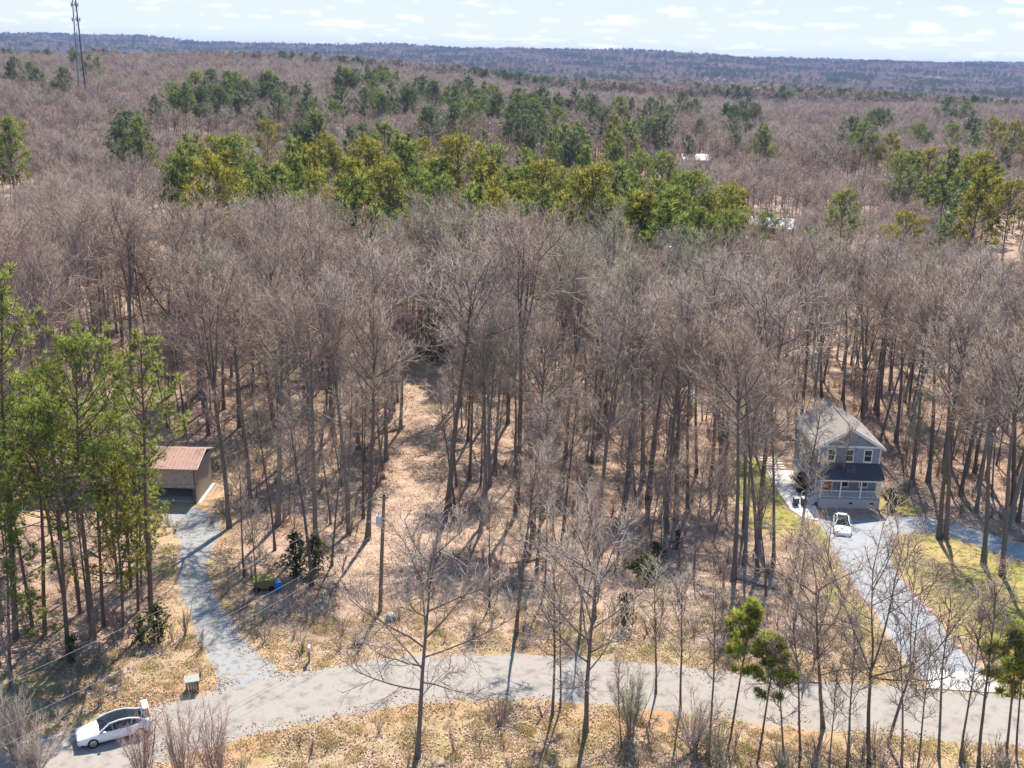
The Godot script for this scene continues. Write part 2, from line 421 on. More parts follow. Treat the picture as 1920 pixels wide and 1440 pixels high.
var CLEARING := [Vector2(-17.3, -164), Vector2(-8.2, -165), Vector2(-6.9, -125), Vector2(-6.4, -107), Vector2(-5.5, -97), Vector2(-9, -84), Vector2(-14, -88), Vector2(-14.5, -105), Vector2(-14.6, -123), Vector2(-15.5, -145)]
var LAWN_ISLAND := [Vector2(39.4, -104.6), Vector2(43.2, -106.6), Vector2(47, -107.2), Vector2(49.2, -104.6), Vector2(51.2, -99), Vector2(53, -93), Vector2(47, -84), Vector2(41, -75), Vector2(37.4, -72), Vector2(37.0, -82), Vector2(37.6, -91), Vector2(38.4, -99)]
var LAWN_WEST := [Vector2(29.5, -134), Vector2(33, -129), Vector2(32.2, -121), Vector2(32.2, -114), Vector2(33.6, -110.4), Vector2(35, -106.5), Vector2(33.5, -102), Vector2(29, -104.5), Vector2(26, -108), Vector2(27, -116), Vector2(28, -125)]
var LAWN_STRIP := [Vector2(32.8, -99), Vector2(31.4, -90), Vector2(31, -82), Vector2(30.2, -74), Vector2(28, -73), Vector2(28.4, -82), Vector2(29.4, -90), Vector2(31, -98)]
var LAWN_EAST := [Vector2(44, -113.6), Vector2(47.6, -113.4), Vector2(48.6, -116.4), Vector2(45.4, -121), Vector2(43.8, -119)]
var YARD_HOUSE := [Vector2(32, -132), Vector2(47, -132), Vector2(47, -108), Vector2(32, -108)]
var OPEN_FLOOR := [Vector2(-15, -100), Vector2(-4.5, -100), Vector2(-2, -72), Vector2(-13, -72)]
var HOUSE_FRONT := [Vector2(28, -112), Vector2(52, -112), Vector2(49, -73), Vector2(27, -73)]
var YARD_SHED := [Vector2(-51, -121), Vector2(-28, -121), Vector2(-28, -96), Vector2(-51, -97)]

func smooth_line(line: Array, step: float) -> Array:
	var out := []
	for k in line.size() - 1:
		var a: Vector2 = line[maxi(k - 1, 0)]
		var b: Vector2 = line[k]
		var c: Vector2 = line[k + 1]
		var d: Vector2 = line[mini(k + 2, line.size() - 1)]
		var m := maxi(2, int(b.distance_to(c) / step))
		for q in m:
			out.append(b.cubic_interpolate(c, a, d, float(q) / m))
	out.append(line[-1])
	return out

func ribbon(line: Array, widths: Array, up: float, rag: float, across := 8) -> Geo:
	var g := Geo.new()
	var p := smooth_line(line, 0.8)
	var f := FastNoiseLite.new()
	f.frequency = 0.35
	for k in p.size():
		var along_: Vector2 = (p[mini(k + 1, p.size() - 1)] - p[maxi(k - 1, 0)]).normalized()
		var side := Vector2(-along_.y, along_.x)
		var u := float(k) / (p.size() - 1) * (widths.size() - 1)
		var w: float = lerpf(widths[int(u)], widths[mini(int(u) + 1, widths.size() - 1)], u - int(u)) * 0.5
		for q in across + 3:
			var e := clampf(lerpf(-1, 1, float(q - 1) / across), -1, 1)
			var edge := 1.0 + rag * f.get_noise_2d(k * 1.0, 40.0 * signf(e)) if absf(e) > 0.99 else 1.0
			var at: Vector2 = p[k] + side * w * e * edge
			var drop := 0.05 if q == 0 or q == across + 2 else 0.0
			if drop > 0.0: at += side * signf(e) * 0.22
			g.v.append(on_land(at.x, at.y, up - drop))
			g.n.append(Vector3.UP)
			var t := 1.0 + 0.12 * f.get_noise_2d(at.x * 3.0, at.y * 3.0)
			g.c.append(Color(t, t, t))
			if k and q:
				var b := k * (across + 3) + q
				g.i.append_array([b, b - across - 3, b - across - 4, b, b - across - 4, b - 1])
	if Vector3(g.v[g.i[1]] - g.v[g.i[0]]).cross(g.v[g.i[2]] - g.v[g.i[0]]).y > 0.0:
		for k in range(0, g.i.size(), 3):
			var s := g.i[k + 1]
			g.i[k + 1] = g.i[k + 2]
			g.i[k + 2] = s
	return g

func sheet(poly: Array, step: float, up: float, paint: Callable) -> Geo:
	var g := Geo.new()
	var lo := Vector2(1e9, 1e9)
	var hi := -lo
	for q in poly:
		lo = lo.min(q)
		hi = hi.max(q)
	var f := FastNoiseLite.new()
	f.frequency = 0.5
	var put := func(x: float, z: float) -> Vector3:
		var p := Vector2(x + f.get_noise_2d(x * 3, z * 3) * step * 0.8, z + f.get_noise_2d(x * 3 + 90, z * 3) * step * 0.8)
		return on_land(p.x, p.y, up)
	var z := lo.y
	while z < hi.y:
		var x := lo.x
		while x < hi.x:
			var m := Vector2(x + step * 0.5, z + step * 0.5)
			m += Vector2(f.get_noise_2d(m.x, m.y), f.get_noise_2d(m.y + 50, m.x)) * 0.9
			if inside(m, poly):
				g.quad(put.call(x, z + step), put.call(x + step, z + step), put.call(x + step, z), put.call(x, z), paint.call(m))
			x += step
		z += step
	return g

var patch := FastNoiseLite.new()
var fine := FastNoiseLite.new()

func earth(x: float, z: float) -> Color:
	var a := patch.get_noise_2d(x, z)
	var b := fine.get_noise_2d(x, z)
	var c := Color(0.43, 0.29, 0.205).lerp(Color(0.49, 0.35, 0.26), clampf(a + 0.4, 0, 1))
	c = c.lerp(Color(0.22, 0.15, 0.10), clampf(b * 2.0 - 0.2, 0, 0.8))
	var p := Vector2(x, z)
	if z > -130.0 and z < -40.0 and absf(x) < 90.0:
		var road := near_line(p, ROAD)
		var verge := ss(13, 3, road) if z > -68.0 else ss(9, 3, road)
		c = c.lerp(Color(0.45, 0.33, 0.18), verge * clampf(0.65 + b, 0, 1))
		c = c.lerp(Color(0.45, 0.26, 0.135), ss(8, 3, road) * clampf(patch.get_noise_2d(x * 2.0 + 300.0, z * 2.0) * 3.0 - 0.2, 0, 0.9))
		var green := fine.get_noise_2d(x * 0.7 + 70.0, z * 0.7)
		c = c.lerp(Color(0.36, 0.31, 0.12), clampf(green * 2.2 - 0.2, 0, 0.8) * ss(25, 4, road))
		c = c.lerp(Color(0.48, 0.34, 0.17), ss(6, 1, near_line(p, DRIVE_SHED)) * 0.7)
	if inside(p, CLEARING):
		c = c.lerp(Color(0.53, 0.38, 0.275), 0.75)
		c = c.lerp(Color(0.50, 0.40, 0.15), ss(-152, -163, z) * clampf(0.5 + b * 2.0, 0, 1))
	if inside(p, YARD_SHED):
		c = c.lerp(Color(0.52, 0.36, 0.19), 0.6)
	return c

func grid_lines(from_: float, to_: float, fine_from: float, fine_to: float, step: float) -> Array:
	var out := []
	var x := fine_from
	while x < fine_to:
		out.append(x)
		x += step
	var s := step
	while x < to_:
		out.append(x)
		s *= 1.09
		x += s
	out.append(to_)
	x = fine_from
	s = step
	while x > from_:
		s *= 1.09
		x -= s
		out.push_front(maxf(x, from_))
	return out

func build_land() -> void:
	patch.seed = 11; patch.frequency = 0.035; patch.fractal_octaves = 4
	fine.seed = 12; fine.frequency = 0.16; fine.fractal_octaves = 4
	var xs := grid_lines(-7000, 7000, -75, 75, 1.0)
	var zs := grid_lines(-9000, 1500, -172, -46, 1.0)
	var g := Geo.new()
	for z in zs:
		for x in xs:
			g.v.append(on_land(x, z))
			var e := 1.0
			g.n.append(Vector3(land(x - e, z) - land(x + e, z), 2.0 * e, land(x, z - e) - land(x, z + e)).normalized())
			g.c.append(earth(x, z))
	var w := xs.size()
	for r in zs.size() - 1:
		for q in w - 1:
			var a := r * w + q
			g.i.append_array([a, a + 1, a + w, a + 1, a + w + 1, a + w])
	structure("ground", g, M.litter)
	structure("road", ribbon(ROAD, [6.0], 0.026, 0.16), M.asphalt)
	var d := structure("gravel_driveway", ribbon(DRIVE_SHED, [5.2, 3.2, 2.7, 2.3, 2.3, 2.7, 4.2, 6.0], 0.02, 0.35), M.gravel)
	d.mesh.surface_set_material(0, M.gravel_worn)
	tag(d, "patchy gravel driveway running from the road to the tan shed", "")
	d = structure("gravel_driveway", ribbon(DRIVE_HOUSE, [5.2, 4.6, 4.6, 4.6, 5.0, 7.0, 9.0], 0.02, 0.12), M.gravel)
	tag(d, "pale blue-grey gravel driveway running from the road to the grey-blue house", "")
	d = structure("gravel_driveway", ribbon(DRIVE_LOOP, [4.6, 4.8, 4.6, 4.0, 4.0], 0.028, 0.12), M.gravel)
	tag(d, "gravel loop curving round the lawn beside the grey-blue house", "")
	var green := func(p: Vector2) -> Color:
		var c := Color(0.32, 0.275, 0.075).lerp(Color(0.44, 0.34, 0.14), clampf(patch.get_noise_2d(p.x * 2.0, p.y * 2.0) * 1.6 + 0.45, 0, 1))
		return c.lerp(Color(0.26, 0.27, 0.07), clampf(fine.get_noise_2d(p.x, p.y) * 1.5, 0, 0.6))
	for l in [LAWN_ISLAND, LAWN_WEST, LAWN_STRIP, LAWN_EAST]:
		structure("lawn", sheet(l, 0.6, 0.012, green), M.lawn)
	# poured concrete: apron at the road, walk beside the house
	var ap := Geo.new()
	slab(ap, [Vector2(30.8, -68.2), Vector2(37.2, -67.8), Vector2(36.6, -69.0), Vector2(35.6, -70.7), Vector2(32.4, -70.9), Vector2(31.5, -69.8)], 0.07)
	structure("concrete_apron", ap, M.concrete)
	var wk := Geo.new()
	slab(wk, [Vector2(32.6, -126.6), Vector2(36.0, -126.8), Vector2(36.0, -117), Vector2(35.4, -112.6), Vector2(34.9, -110.6), Vector2(33.4, -111.3), Vector2(32.6, -114), Vector2(32.5, -118.6), Vector2(32.6, -122.6)], 0.09)
	structure("concrete_walk", wk, M.concrete)
	var steps := Node3D.new()
	steps.name = "stepping_stone_path"
	add_child(steps)
	steps.set_meta("kind", "structure")
	for r in 5:
		for q in 3:
			var s := Geo.new()
			s.box(on_land(33.0 + q * 0.95 + rng.randf_range(-0.05, 0.05), -127.6 - r * 0.9, 0.03), Vector3(0.7, 0.1, 0.55), Basis(Vector3.UP, rng.randf_range(-0.1, 0.1)))
			part(steps, "stone", s, M.stone)

func slab(g: Geo, poly: Array, up: float) -> void:
	var tri := Geometry2D.triangulate_polygon(PackedVector2Array(poly))
	for k in range(0, tri.size(), 3):
		var a: Vector2 = poly[tri[k]]
		var b: Vector2 = poly[tri[k + 1]]
		var c: Vector2 = poly[tri[k + 2]]
		if (b - a).cross(c - a) > 0.0:
			var s := b
			b = c
			c = s
		g.tri(on_land(a.x, a.y, up), on_land(b.x, b.y, up), on_land(c.x, c.y, up))
	var turn := 0.0
	for k in poly.size():
		turn += (poly[k] as Vector2).cross(poly[(k + 1) % poly.size()])
	for k in poly.size():
		var a: Vector2 = poly[k]
		var b: Vector2 = poly[(k + 1) % poly.size()]
		if turn > 0.0:
			var s := a
			a = b
			b = s
		g.quad(on_land(b.x, b.y, up - 0.25), on_land(a.x, a.y, up - 0.25), on_land(a.x, a.y, up), on_land(b.x, b.y, up))


# ---------- house ----------
func window(parent: Node, at: Vector3, w: float, h: float) -> void:  # faces +z
	var f := Geo.new()
	for s in [-1, 1]:
		f.box(at + Vector3(s * (w * 0.5 + 0.06), 0, 0.03), Vector3(0.12, h + 0.24, 0.08))
		f.box(at + Vector3(0, s * (h * 0.5 + 0.06), 0.032), Vector3(w, 0.12, 0.075))
	f.box(at + Vector3(0, 0, 0.02), Vector3(w, 0.06, 0.06))
	var win := part(parent, "window", f, M.white)
	for s in [-1, 1]:
		var p := Geo.new()
		p.box(at + Vector3(0, s * (h * 0.25 + 0.01), 0.012), Vector3(w, h * 0.5 - 0.05, 0.02))
		part(win, "pane", p, M.glass_dark)
	var sl := Geo.new()
	sl.box(at + Vector3(0, -h * 0.5 - 0.15, 0.06), Vector3(w + 0.34, 0.06, 0.16))
	part(win, "sill", sl, M.white)

func build_house() -> void:
	var o := thing("house", "two-storey grey-blue house with red front door and white porch railing", "house", Vector3(39.6, -6.0, -117.0))
	var w := 3.6
	var back := -10.0
	var eave := 7.0
	var top := 9.1
	var g := Geo.new()
	g.box(Vector3(0, 0.45, back * 0.5), Vector3(7.1, 1.5, 9.9))
	part(o, "foundation", g, M.brick)
	g = Geo.new()  # wall core behind the boards
	g.box(Vector3(0, 4.0, back * 0.5), Vector3(7.12, 5.98, 9.92))
	g.tri(Vector3(-3.56, 6.99, -0.04), Vector3(3.56, 6.99, -0.04), Vector3(0, top - 0.05, -0.04))
	g.tri(Vector3(3.56, 6.99, back + 0.04), Vector3(-3.56, 6.99, back + 0.04), Vector3(0, top - 0.05, back + 0.04))
	var wall := part(o, "wall", g, M.siding)
	g = Geo.new()  # lapped boards, each leaning out at its foot
	var y := 1.2
	while y < top - 0.12:
		var half := w if y < eave else maxf(0.05, (top - y - 0.15) / (top - eave) * w)
		g.quad(Vector3(-half, y, 0.022), Vector3(half, y, 0.022), Vector3(half, y + 0.17, 0.0), Vector3(-half, y + 0.17, 0.0))
		g.quad(Vector3(-half, y, -0.005), Vector3(half, y, -0.005), Vector3(half, y, 0.022), Vector3(-half, y, 0.022))
		if y < eave:
			for s in [-1.0, 1.0]:
				var a := Vector3(s * (w + 0.022), y, -0.01)
				var b := Vector3(s * (w + 0.022), y, back)
				var c := Vector3(s * w, y + 0.17, back)
				var d := Vector3(s * w, y + 0.17, -0.01)
				if s < 0: g.quad(b, a, d, c)
				else: g.quad(a, b, c, d)
		y += 0.17
	var boards := part(wall, "clapboard", g, M.siding)
	boards.set_meta("kind", "stuff")
	g = Geo.new()
	for s in [-1, 1]:
		g.box(Vector3(s * 3.56, 4.1, 0.02), Vector3(0.16, 5.8, 0.09))
	g.box(Vector3(0, eave, 0.035), Vector3(7.3, 0.24, 0.09))
	part(o, "trim", g, M.white)
	g = Geo.new()  # roof slopes with thickness
	for s in [-1.0, 1.0]:
		var e := Vector3(s * 4.05, eave - 0.26, 0)
		var r := Vector3(0, top + 0.02, 0)
		var n_ := Vector3(s * 2.1, 3.6, 0).normalized() * 0.14
		for row in 16:
			var a := e.lerp(r, row / 16.0)
			var b := e.lerp(r, (row + 1) / 16.0)
			var lift := n_ * (1.0 + 0.16)
			var p := [a + lift + Vector3(0, 0, 0.35), a + lift + Vector3(0, 0, back - 0.35), b + n_ + Vector3(0, 0, back - 0.35), b + n_ + Vector3(0, 0, 0.35)]
			if s > 0: g.quad(p[0], p[1], p[2], p[3])
			else: g.quad(p[1], p[0], p[3], p[2])
		var f := [e + Vector3(0, 0, 0.35), r + Vector3(0, 0, 0.35), r + n_ + Vector3(0, 0, 0.35), e + n_ + Vector3(0, 0, 0.35)]
		if s > 0: g.quad(f[0], f[3], f[2], f[1])
		else: g.quad(f[0], f[1], f[2], f[3])
		var u := [e + Vector3(0, 0, 0.35), e + Vector3(0, 0, back - 0.35), r + Vector3(0, 0, back - 0.35), r + Vector3(0, 0, 0.35)]
		if s > 0: g.quad(u[3], u[2], u[1], u[0])
		else: g.quad(u[0], u[1], u[2], u[3])
		g.quad(e + Vector3(0, 0, 0.35), e + Vector3(0, 0, back - 0.35), e + n_ + Vector3(0, 0, back - 0.35), e + n_ + Vector3(0, 0, 0.35))
	var roof := part(o, "roof", g, M.shingle)
	g = Geo.new()
	for s in [-1.0, 1.0]:
		var a := Vector3(s * 4.06, eave - 0.30, 0.385)
		var b := Vector3(0, top - 0.02, 0.385)
		g.box((a + b) * 0.5 + Vector3(0, 0.03, 0), Vector3(a.distance_to(b), 0.2, 0.05), Basis(Vector3.BACK, atan2(b.y - a.y, b.x - a.x)))
		g.box(Vector3(s * 4.1, eave - 0.24, back * 0.5), Vector3(0.1, 0.14, 10.6))
	part(roof, "fascia", g, M.white)
	g = Geo.new()
	g.lathe(Vector3(1.2, top - 0.8, -6.5), [[0.05, 0], [0.05, 0.9]], 8)
	part(roof, "vent_pipe", g, M.galvanised)
	for x in [-2.15, 0.0, 2.15]:
		window(wall, Vector3(x, 5.95, 0.03), 0.78, 1.35)
	window(wall, Vector3(2.05, 2.75, 0.03), 0.85, 1.3)
	window(wall, Vector3(-0.2, 2.75, 0.03), 0.8, 1.3)
	var sidew := Node3D.new()
	sidew.name = "side_wall"
	sidew.rotation.y = -PI * 0.5
	sidew.position = Vector3(-w, 0, 0)
	wall.add_child(sidew)
	for z in [-2.6, -6.8]:
		window(sidew, Vector3(z, 5.6, 0.03), 0.78, 1.3)
		window(sidew, Vector3(z, 2.7, 0.03), 0.78, 1.3)
	g = Geo.new()
	g.box(Vector3(-2.15, 2.36, 0.035), Vector3(0.95, 2.08, 0.06))
	var door := part(o, "front_door", g, M.red_door, "red front door")
	g = Geo.new()
	for s in [-1, 1]: g.box(Vector3(-2.15 + s * 0.55, 2.4, 0.04), Vector3(0.14, 2.2, 0.1))
	g.box(Vector3(-2.15, 3.48, 0.04), Vector3(0.96, 0.14, 0.1))
	part(door, "frame", g, M.white)
	g = Geo.new()
	g.box(Vector3(-1.82, 2.3, 0.1), Vector3(0.05, 0.14, 0.06))
	part(door, "handle", g, M.galvanised)
	# porch
	var porch := Geo.new()
	porch.box(Vector3(0, 1.24, 0.96), Vector3(7.1, 0.14, 1.86))
	part(o, "porch_floor", porch, M.lid_grey)
	g = Geo.new()
	g.box(Vector3(0, 0.48, 1.84), Vector3(7.1, 1.36, 0.12))
	g.box(Vector3(-3.49, 0.48, 0.9), Vector3(0.12, 1.36, 1.74))
	g.box(Vector3(3.49, 0.48, 0.9), Vector3(0.12, 1.36, 1.74))
	var base := part(o, "porch_base", g, M.brick)
	for x in [0.2, 2.6]:
		g = Geo.new()
		g.box(Vector3(x, 0.7, 1.905), Vector3(0.42, 0.22, 0.02))
		part(base, "vent", g, M.dark)
	g = Geo.new()
	var e0 := [Vector3(-3.75, 3.78, 2.1), Vector3(3.75, 3.78, 2.1), Vector3(3.75, 5.02, 0.02), Vector3(-3.75, 5.02, 0.02)]
	g.quad(e0[0], e0[1], e0[2], e0[3])
	var dn := Vector3(0, -0.16, 0)
	g.quad(e0[3] + dn, e0[2] + dn, e0[1] + dn, e0[0] + dn)
	g.quad(e0[0] + dn, e0[0], e0[3], e0[3] + dn)
	g.quad(e0[1], e0[1] + dn, e0[2] + dn, e0[2])
	g.quad(e0[0] + dn, e0[1] + dn, e0[1], e0[0])
	var pr := part(o, "porch_roof", g, M.dark_shingle, "dark shingled porch roof")
	g = Geo.new()
	g.box(Vector3(0, 3.5, 1.84), Vector3(7.3, 0.26, 0.14))
	part(pr, "beam", g, M.white)
	for x in [-3.45, -1.15, 1.2, 3.45]:
		g = Geo.new()
		g.box(Vector3(x, 2.34, 1.8), Vector3(0.14, 2.06, 0.14))
		g.box(Vector3(x, 1.4, 1.8), Vector3(0.2, 0.16, 0.2))
		part(o, "porch_post", g, M.white)
	var rail := Geo.new()
	rail.box(Vector3(0.0, 2.2, 1.8), Vector3(6.76, 0.07, 0.09))
	rail.box(Vector3(0.0, 1.42, 1.8), Vector3(6.76, 0.06, 0.06))
	var railing := part(o, "railing", rail, M.white)
	var ball := Geo.new()
	ball.box(Vector3.ZERO, Vector3(0.035, 0.74, 0.035))
	var bm := ball.mesh(M.white)
	var x := -3.3
	while x < 3.3:
		part_mesh(railing, "baluster", bm).position = Vector3(x, 1.81, 1.8)
		x += 0.145
	# steps down from the west end of the porch, with a sloping handrail
	var st := Geo.new()
	for k in 6:
		st.box(Vector3(-3.72 - k * 0.27, 1.1 - k * 0.2 - 0.25, 0.95), Vector3(0.27, 0.5 + 0.0, 1.2))
	var stairs := part(o, "steps", st, M.concrete)
	for z in [0.3, 1.62]:
		g = Geo.new()
		for q in [0.0, 0.82]:
			g.box(Vector3(-4.35, 1.38 + q - 0.4, z), Vector3(2.05, 0.06, 0.06), Basis(Vector3.BACK, atan2(1.12, 1.6)))
		for k in 8:
			g.box(Vector3(-3.62 - k * 0.21, 1.88 - k * 0.155 - 0.4, z), Vector3(0.035, 0.8, 0.035))
		g.box(Vector3(-5.15, 0.6, z), Vector3(0.1, 1.2, 0.1))
		part(stairs, "handrail", g, M.white)

func build_shed() -> void:
	var o := thing("shed", "long tan open-fronted shed with rusty pink metal roof", "shed", Vector3(-41.4, -2.5, -103.0))
	var hw := 8.7
	var g := Geo.new()
	g.box(Vector3(0, -0.13, -1.0), Vector3(18.2, 0.42, 9.6))
	part(o, "slab", g, M.concrete)
	for s in [-1.0, 1.0]:
		g = Geo.new()
		g.box(Vector3(s * hw, 2.05, -2.9), Vector3(0.14, 4.0, 5.6))
		part(o, "end_wall", g, M.tan_board)
	g = Geo.new()
	g.box(Vector3(0, 2.05, -5.75), Vector3(17.3, 4.0, 0.12))
	part(o, "back_wall", g, M.wood)
	var front := Node3D.new()
	front.name = "front_wall"
	o.add_child(front)
	var bm := Geo.new()
	bm.box(Vector3.ZERO, Vector3(0.44, 1.75, 0.05))
	var board := bm.mesh(M.tan_board)
	for k in 39:
		part_mesh(front, "board", board).position = Vector3(-8.36 + k * 0.44, 3.1, rng.randf_range(-0.008, 0.008))
	g = Geo.new()
	g.box(Vector3(0, 2.03, 0.03), Vector3(17.4, 0.38, 0.08))
	part(front, "header", g, M.tan_board)
	for k in 5:
		g = Geo.new()
		g.box(Vector3(-8.5 + k * 4.25, 0.95, -0.08), Vector3(0.16, 1.8, 0.16))
		part(o, "post", g, M.wood)
	g = Geo.new()
	var a := Vector3(-9.1, 4.08, 0.4)
	var b := Vector3(9.1, 4.08, 0.4)
	var c := Vector3(9.1, 5.1, -3.1)
	var d := Vector3(-9.1, 5.1, -3.1)
	var e := Vector3(9.1, 4.08, -6.3)
	var f := Vector3(-9.1, 4.08, -6.3)
	g.quad(a, b, c, d)
	g.quad(d, c, e, f)
	var dn := Vector3(0, -0.1, 0)
	g.quad(d + dn, c + dn, b + dn, a + dn)
	g.quad(f + dn, e + dn, c + dn, d + dn)
	g.quad(a + dn, b + dn, b, a)
	g.quad(b + dn, c + dn, c, b)
	g.quad(c + dn, e + dn, e, c)
	g.quad(a, d, d + dn, a + dn)
	g.quad(d, f, f + dn, d + dn)
	var roof := part(o, "roof", g, M.rust_roof)
	g = Geo.new()
	for k in 45:
		var x := -9.0 + k * 0.409
		var slope := Basis(Vector3.RIGHT, atan2(1.03, 3.5))
		g.box(Vector3(x, 4.62, -1.35), Vector3(0.05, 0.03, 3.6), slope)
	var ribs := part(roof, "rib", g, M.rust_roof)
	ribs.set_meta("kind", "stuff")
	g = Geo.new()
	g.box(Vector3(9.13, 4.6, -1.35), Vector3(0.05, 0.16, 3.65), Basis(Vector3.RIGHT, atan2(1.03, 3.5)))
	part(roof, "edge_trim", g, M.white)

func build_far_house(at: Vector3, turn: float, label: String, walls: Material, w: float, l: float, h: float) -> void:
	var o := thing("distant_house", label, "house", at, turn)
	var g := Geo.new()
	g.box(Vector3(0, h * 0.5 - 0.3, 0), Vector3(l, h + 0.6, w))
	part(o, "wall", g, walls)
	g = Geo.new()
	var rise := w * 0.3
	for s in [-1.0, 1.0]:
		var p := [Vector3(-l * 0.5 - 0.5, h - 0.1, s * (w * 0.5 + 0.5)), Vector3(l * 0.5 + 0.5, h - 0.1, s * (w * 0.5 + 0.5)), Vector3(l * 0.5 + 0.5, h + rise, 0), Vector3(-l * 0.5 - 0.5, h + rise, 0)]
		if s > 0: g.quad(p[0], p[1], p[2], p[3])
		else: g.quad(p[1], p[0], p[3], p[2])
		g.tri(Vector3(s * l * 0.5, h, -s * -w * 0.5), Vector3(s * l * 0.5, h, -s * w * 0.5), Vector3(s * l * 0.5, h + rise - 0.1, 0))
	part(o, "roof", g, M.tin)
	for k in 4:
		var x := -l * 0.36 + k * l * 0.24
		g = Geo.new()
		g.box(Vector3(x, h * 0.55, w * 0.5 + 0.02), Vector3(1.0, 1.3, 0.06))
		part(o, "window", g, M.glass_dark)
	g = Geo.new()
	g.box(Vector3(l * 0.1, 1.0, w * 0.5 + 0.03), Vector3(0.95, 2.1, 0.06))
	part(o, "door", g, M.wood)


# ---------- cars ----------
func build_car(at: Vector3, turn: float, label: String, boot_open: bool) -> void:  # nose along +x
	var o := thing("parked_car", label, "car", at, turn)
	var g := Geo.new()
	# stations: x, shoulder height, half width, deck height on the centre line
	var st := [[2.34, 0.56, 0.62, 0.58], [2.26, 0.62, 0.78, 0.66], [2.0, 0.70, 0.88, 0.78], [1.4, 0.80, 0.92, 0.90], [0.95, 0.87, 0.925, 0.97], [0.3, 0.90, 0.925, 0.97], [-0.5, 0.92, 0.925, 0.97], [-1.3, 0.95, 0.92, 1.02], [-1.75, 0.98, 0.90, 1.07], [-2.1, 0.98, 0.86, 1.06], [-2.3, 0.90, 0.74, 0.92], [-2.35, 0.62, 0.66, 0.64]]
	var ring := func(s: Array) -> Array:
		var w: float = s[2]
		return [Vector3(s[0], 0.24, w * 0.9), Vector3(s[0], 0.42, w * 0.985), Vector3(s[0], lerpf(0.42, s[1], 0.6), w), Vector3(s[0], s[1], w * 0.95), Vector3(s[0], lerpf(s[1], s[3], 0.75), w * 0.72), Vector3(s[0], s[3], 0.0), Vector3(s[0], lerpf(s[1], s[3], 0.75), -w * 0.72), Vector3(s[0], s[1], -w * 0.95), Vector3(s[0], lerpf(0.42, s[1], 0.6), -w), Vector3(s[0], 0.42, -w * 0.985), Vector3(s[0], 0.24, -w * 0.9)]
	var pts := []
	for s in st: pts.append(ring.call(s))
	var stool := SurfaceTool.new()
	stool.begin(Mesh.PRIMITIVE_TRIANGLES)
	stool.set_smooth_group(0)
	for k in pts.size() - 1:
		for q in 10:
			var a: Vector3 = pts[k][q]
			var b: Vector3 = pts[k][q + 1]
			var c: Vector3 = pts[k + 1][q + 1]
			var d: Vector3 = pts[k + 1][q]
			for v in [a, b, c, a, c, d]: stool.add_vertex(v)
	for q in 10:
		for v in [Vector3(2.36, 0.42, 0), pts[0][q + 1], pts[0][q]]: stool.add_vertex(v)
		for v in [Vector3(-2.37, 0.45, 0), pts[-1][q], pts[-1][q + 1]]: stool.add_vertex(v)
	stool.generate_normals()
	stool.set_material(M.car_white)
	part_mesh(o, "body", stool.commit())
	g = Geo.new()
	g.box(Vector3(0, 0.27, 0), Vector3(4.3, 0.1, 1.6))
	part(o, "underbody", g, M.dark)
	# greenhouse: glass shell with white roof rails
	var rows := [[0.98, 0.95, 0.74, 0.95], [0.35, 1.30, 0.60, 1.36], [-0.25, 1.40, 0.60, 1.455], [-0.85, 1.37, 0.58, 1.42], [-1.45, 1.18, 0.56, 1.22], [-1.9, 1.045, 0.60, 1.06]]
	var glass := Geo.new()
	var side := Geo.new()
	var screen := Geo.new()
	var rear := Geo.new()
	var rails := Geo.new()
	for k in rows.size() - 1:
		var r: Array = rows[k]
		var s: Array = rows[k + 1]
		var to: Geo = screen if k == 0 else rear if k >= 3 else glass
		for q in 2:
			var m := -1.0 if q else 1.0
			var a := Vector3(r[0], r[1], m * r[2])
			var b := Vector3(s[0], s[1], m * s[2])
			var c := Vector3(s[0], s[3], 0)
			var d := Vector3(r[0], r[3], 0)
			if m > 0: to.quad(a, d, c, b)
			else: to.quad(d, a, b, c)
			var lo_a := Vector3(r[0], 0.92 if k else 0.95, m * 0.87)
			var lo_b := Vector3(s[0], 0.94 if k < 4 else 1.0, m * 0.85)
			if m > 0: side.quad(lo_b, lo_a, a, b)
			else: side.quad(lo_a, lo_b, b, a)
	part(o, "windscreen", screen, M.glass_dark)
	part(o, "glass_roof", glass, M.glass_dark, "dark panoramic glass roof")
	part(o, "rear_window", rear, M.glass_dark)
	part(o, "side_glass", side, M.glass_dark)
	for m in [-1.0, 1.0]:
		rails = Geo.new()
		var path := PackedVector3Array()
		for r in rows: path.append(Vector3(r[0], r[1] + 0.01, m * (r[2] + 0.015)))
		path[0].z = m * 0.82
		path[5].z = m * 0.74
		rails.tube(path, PackedFloat32Array([0.05, 0.055, 0.055, 0.055, 0.06, 0.06]), 6, Color.WHITE)
		part(o, "roof_rail", rails, M.car_white)
		g = Geo.new()
		g.box(Vector3(-0.28, 1.13, m * 0.745), Vector3(0.07, 0.44, 0.05), Basis(Vector3.RIGHT, -m * 0.55))
		part(o, "door_pillar", g, M.dark)
		g = Geo.new()
		g.lathe(Vector3(0.72, 1.0, m * 1.0), [[0.01, -0.07], [0.1, -0.05], [0.11, 0.03], [0.01, 0.07]], 8)
		part(o, "mirror", g, M.car_white)
		for hx in [0.0, -0.95]:
			g = Geo.new()
			g.box(Vector3(hx, 0.78, m * 0.925), Vector3(0.2, 0.03, 0.03))
			part(o, "door_handle", g, M.car_white)
		g = Geo.new()
		g.box(Vector3(2.2, 0.64, m * 0.6), Vector3(0.2, 0.09, 0.3), Basis(Vector3.UP, m * 0.5))
		part(o, "headlight", g, M.clear_lamp)
		g = Geo.new()
		g.box(Vector3(-2.24, 0.84, m * 0.62), Vector3(0.14, 0.1, 0.28), Basis(Vector3.UP, -m * 0.5))
		part(o, "tail_light", g, M.red_lamp)
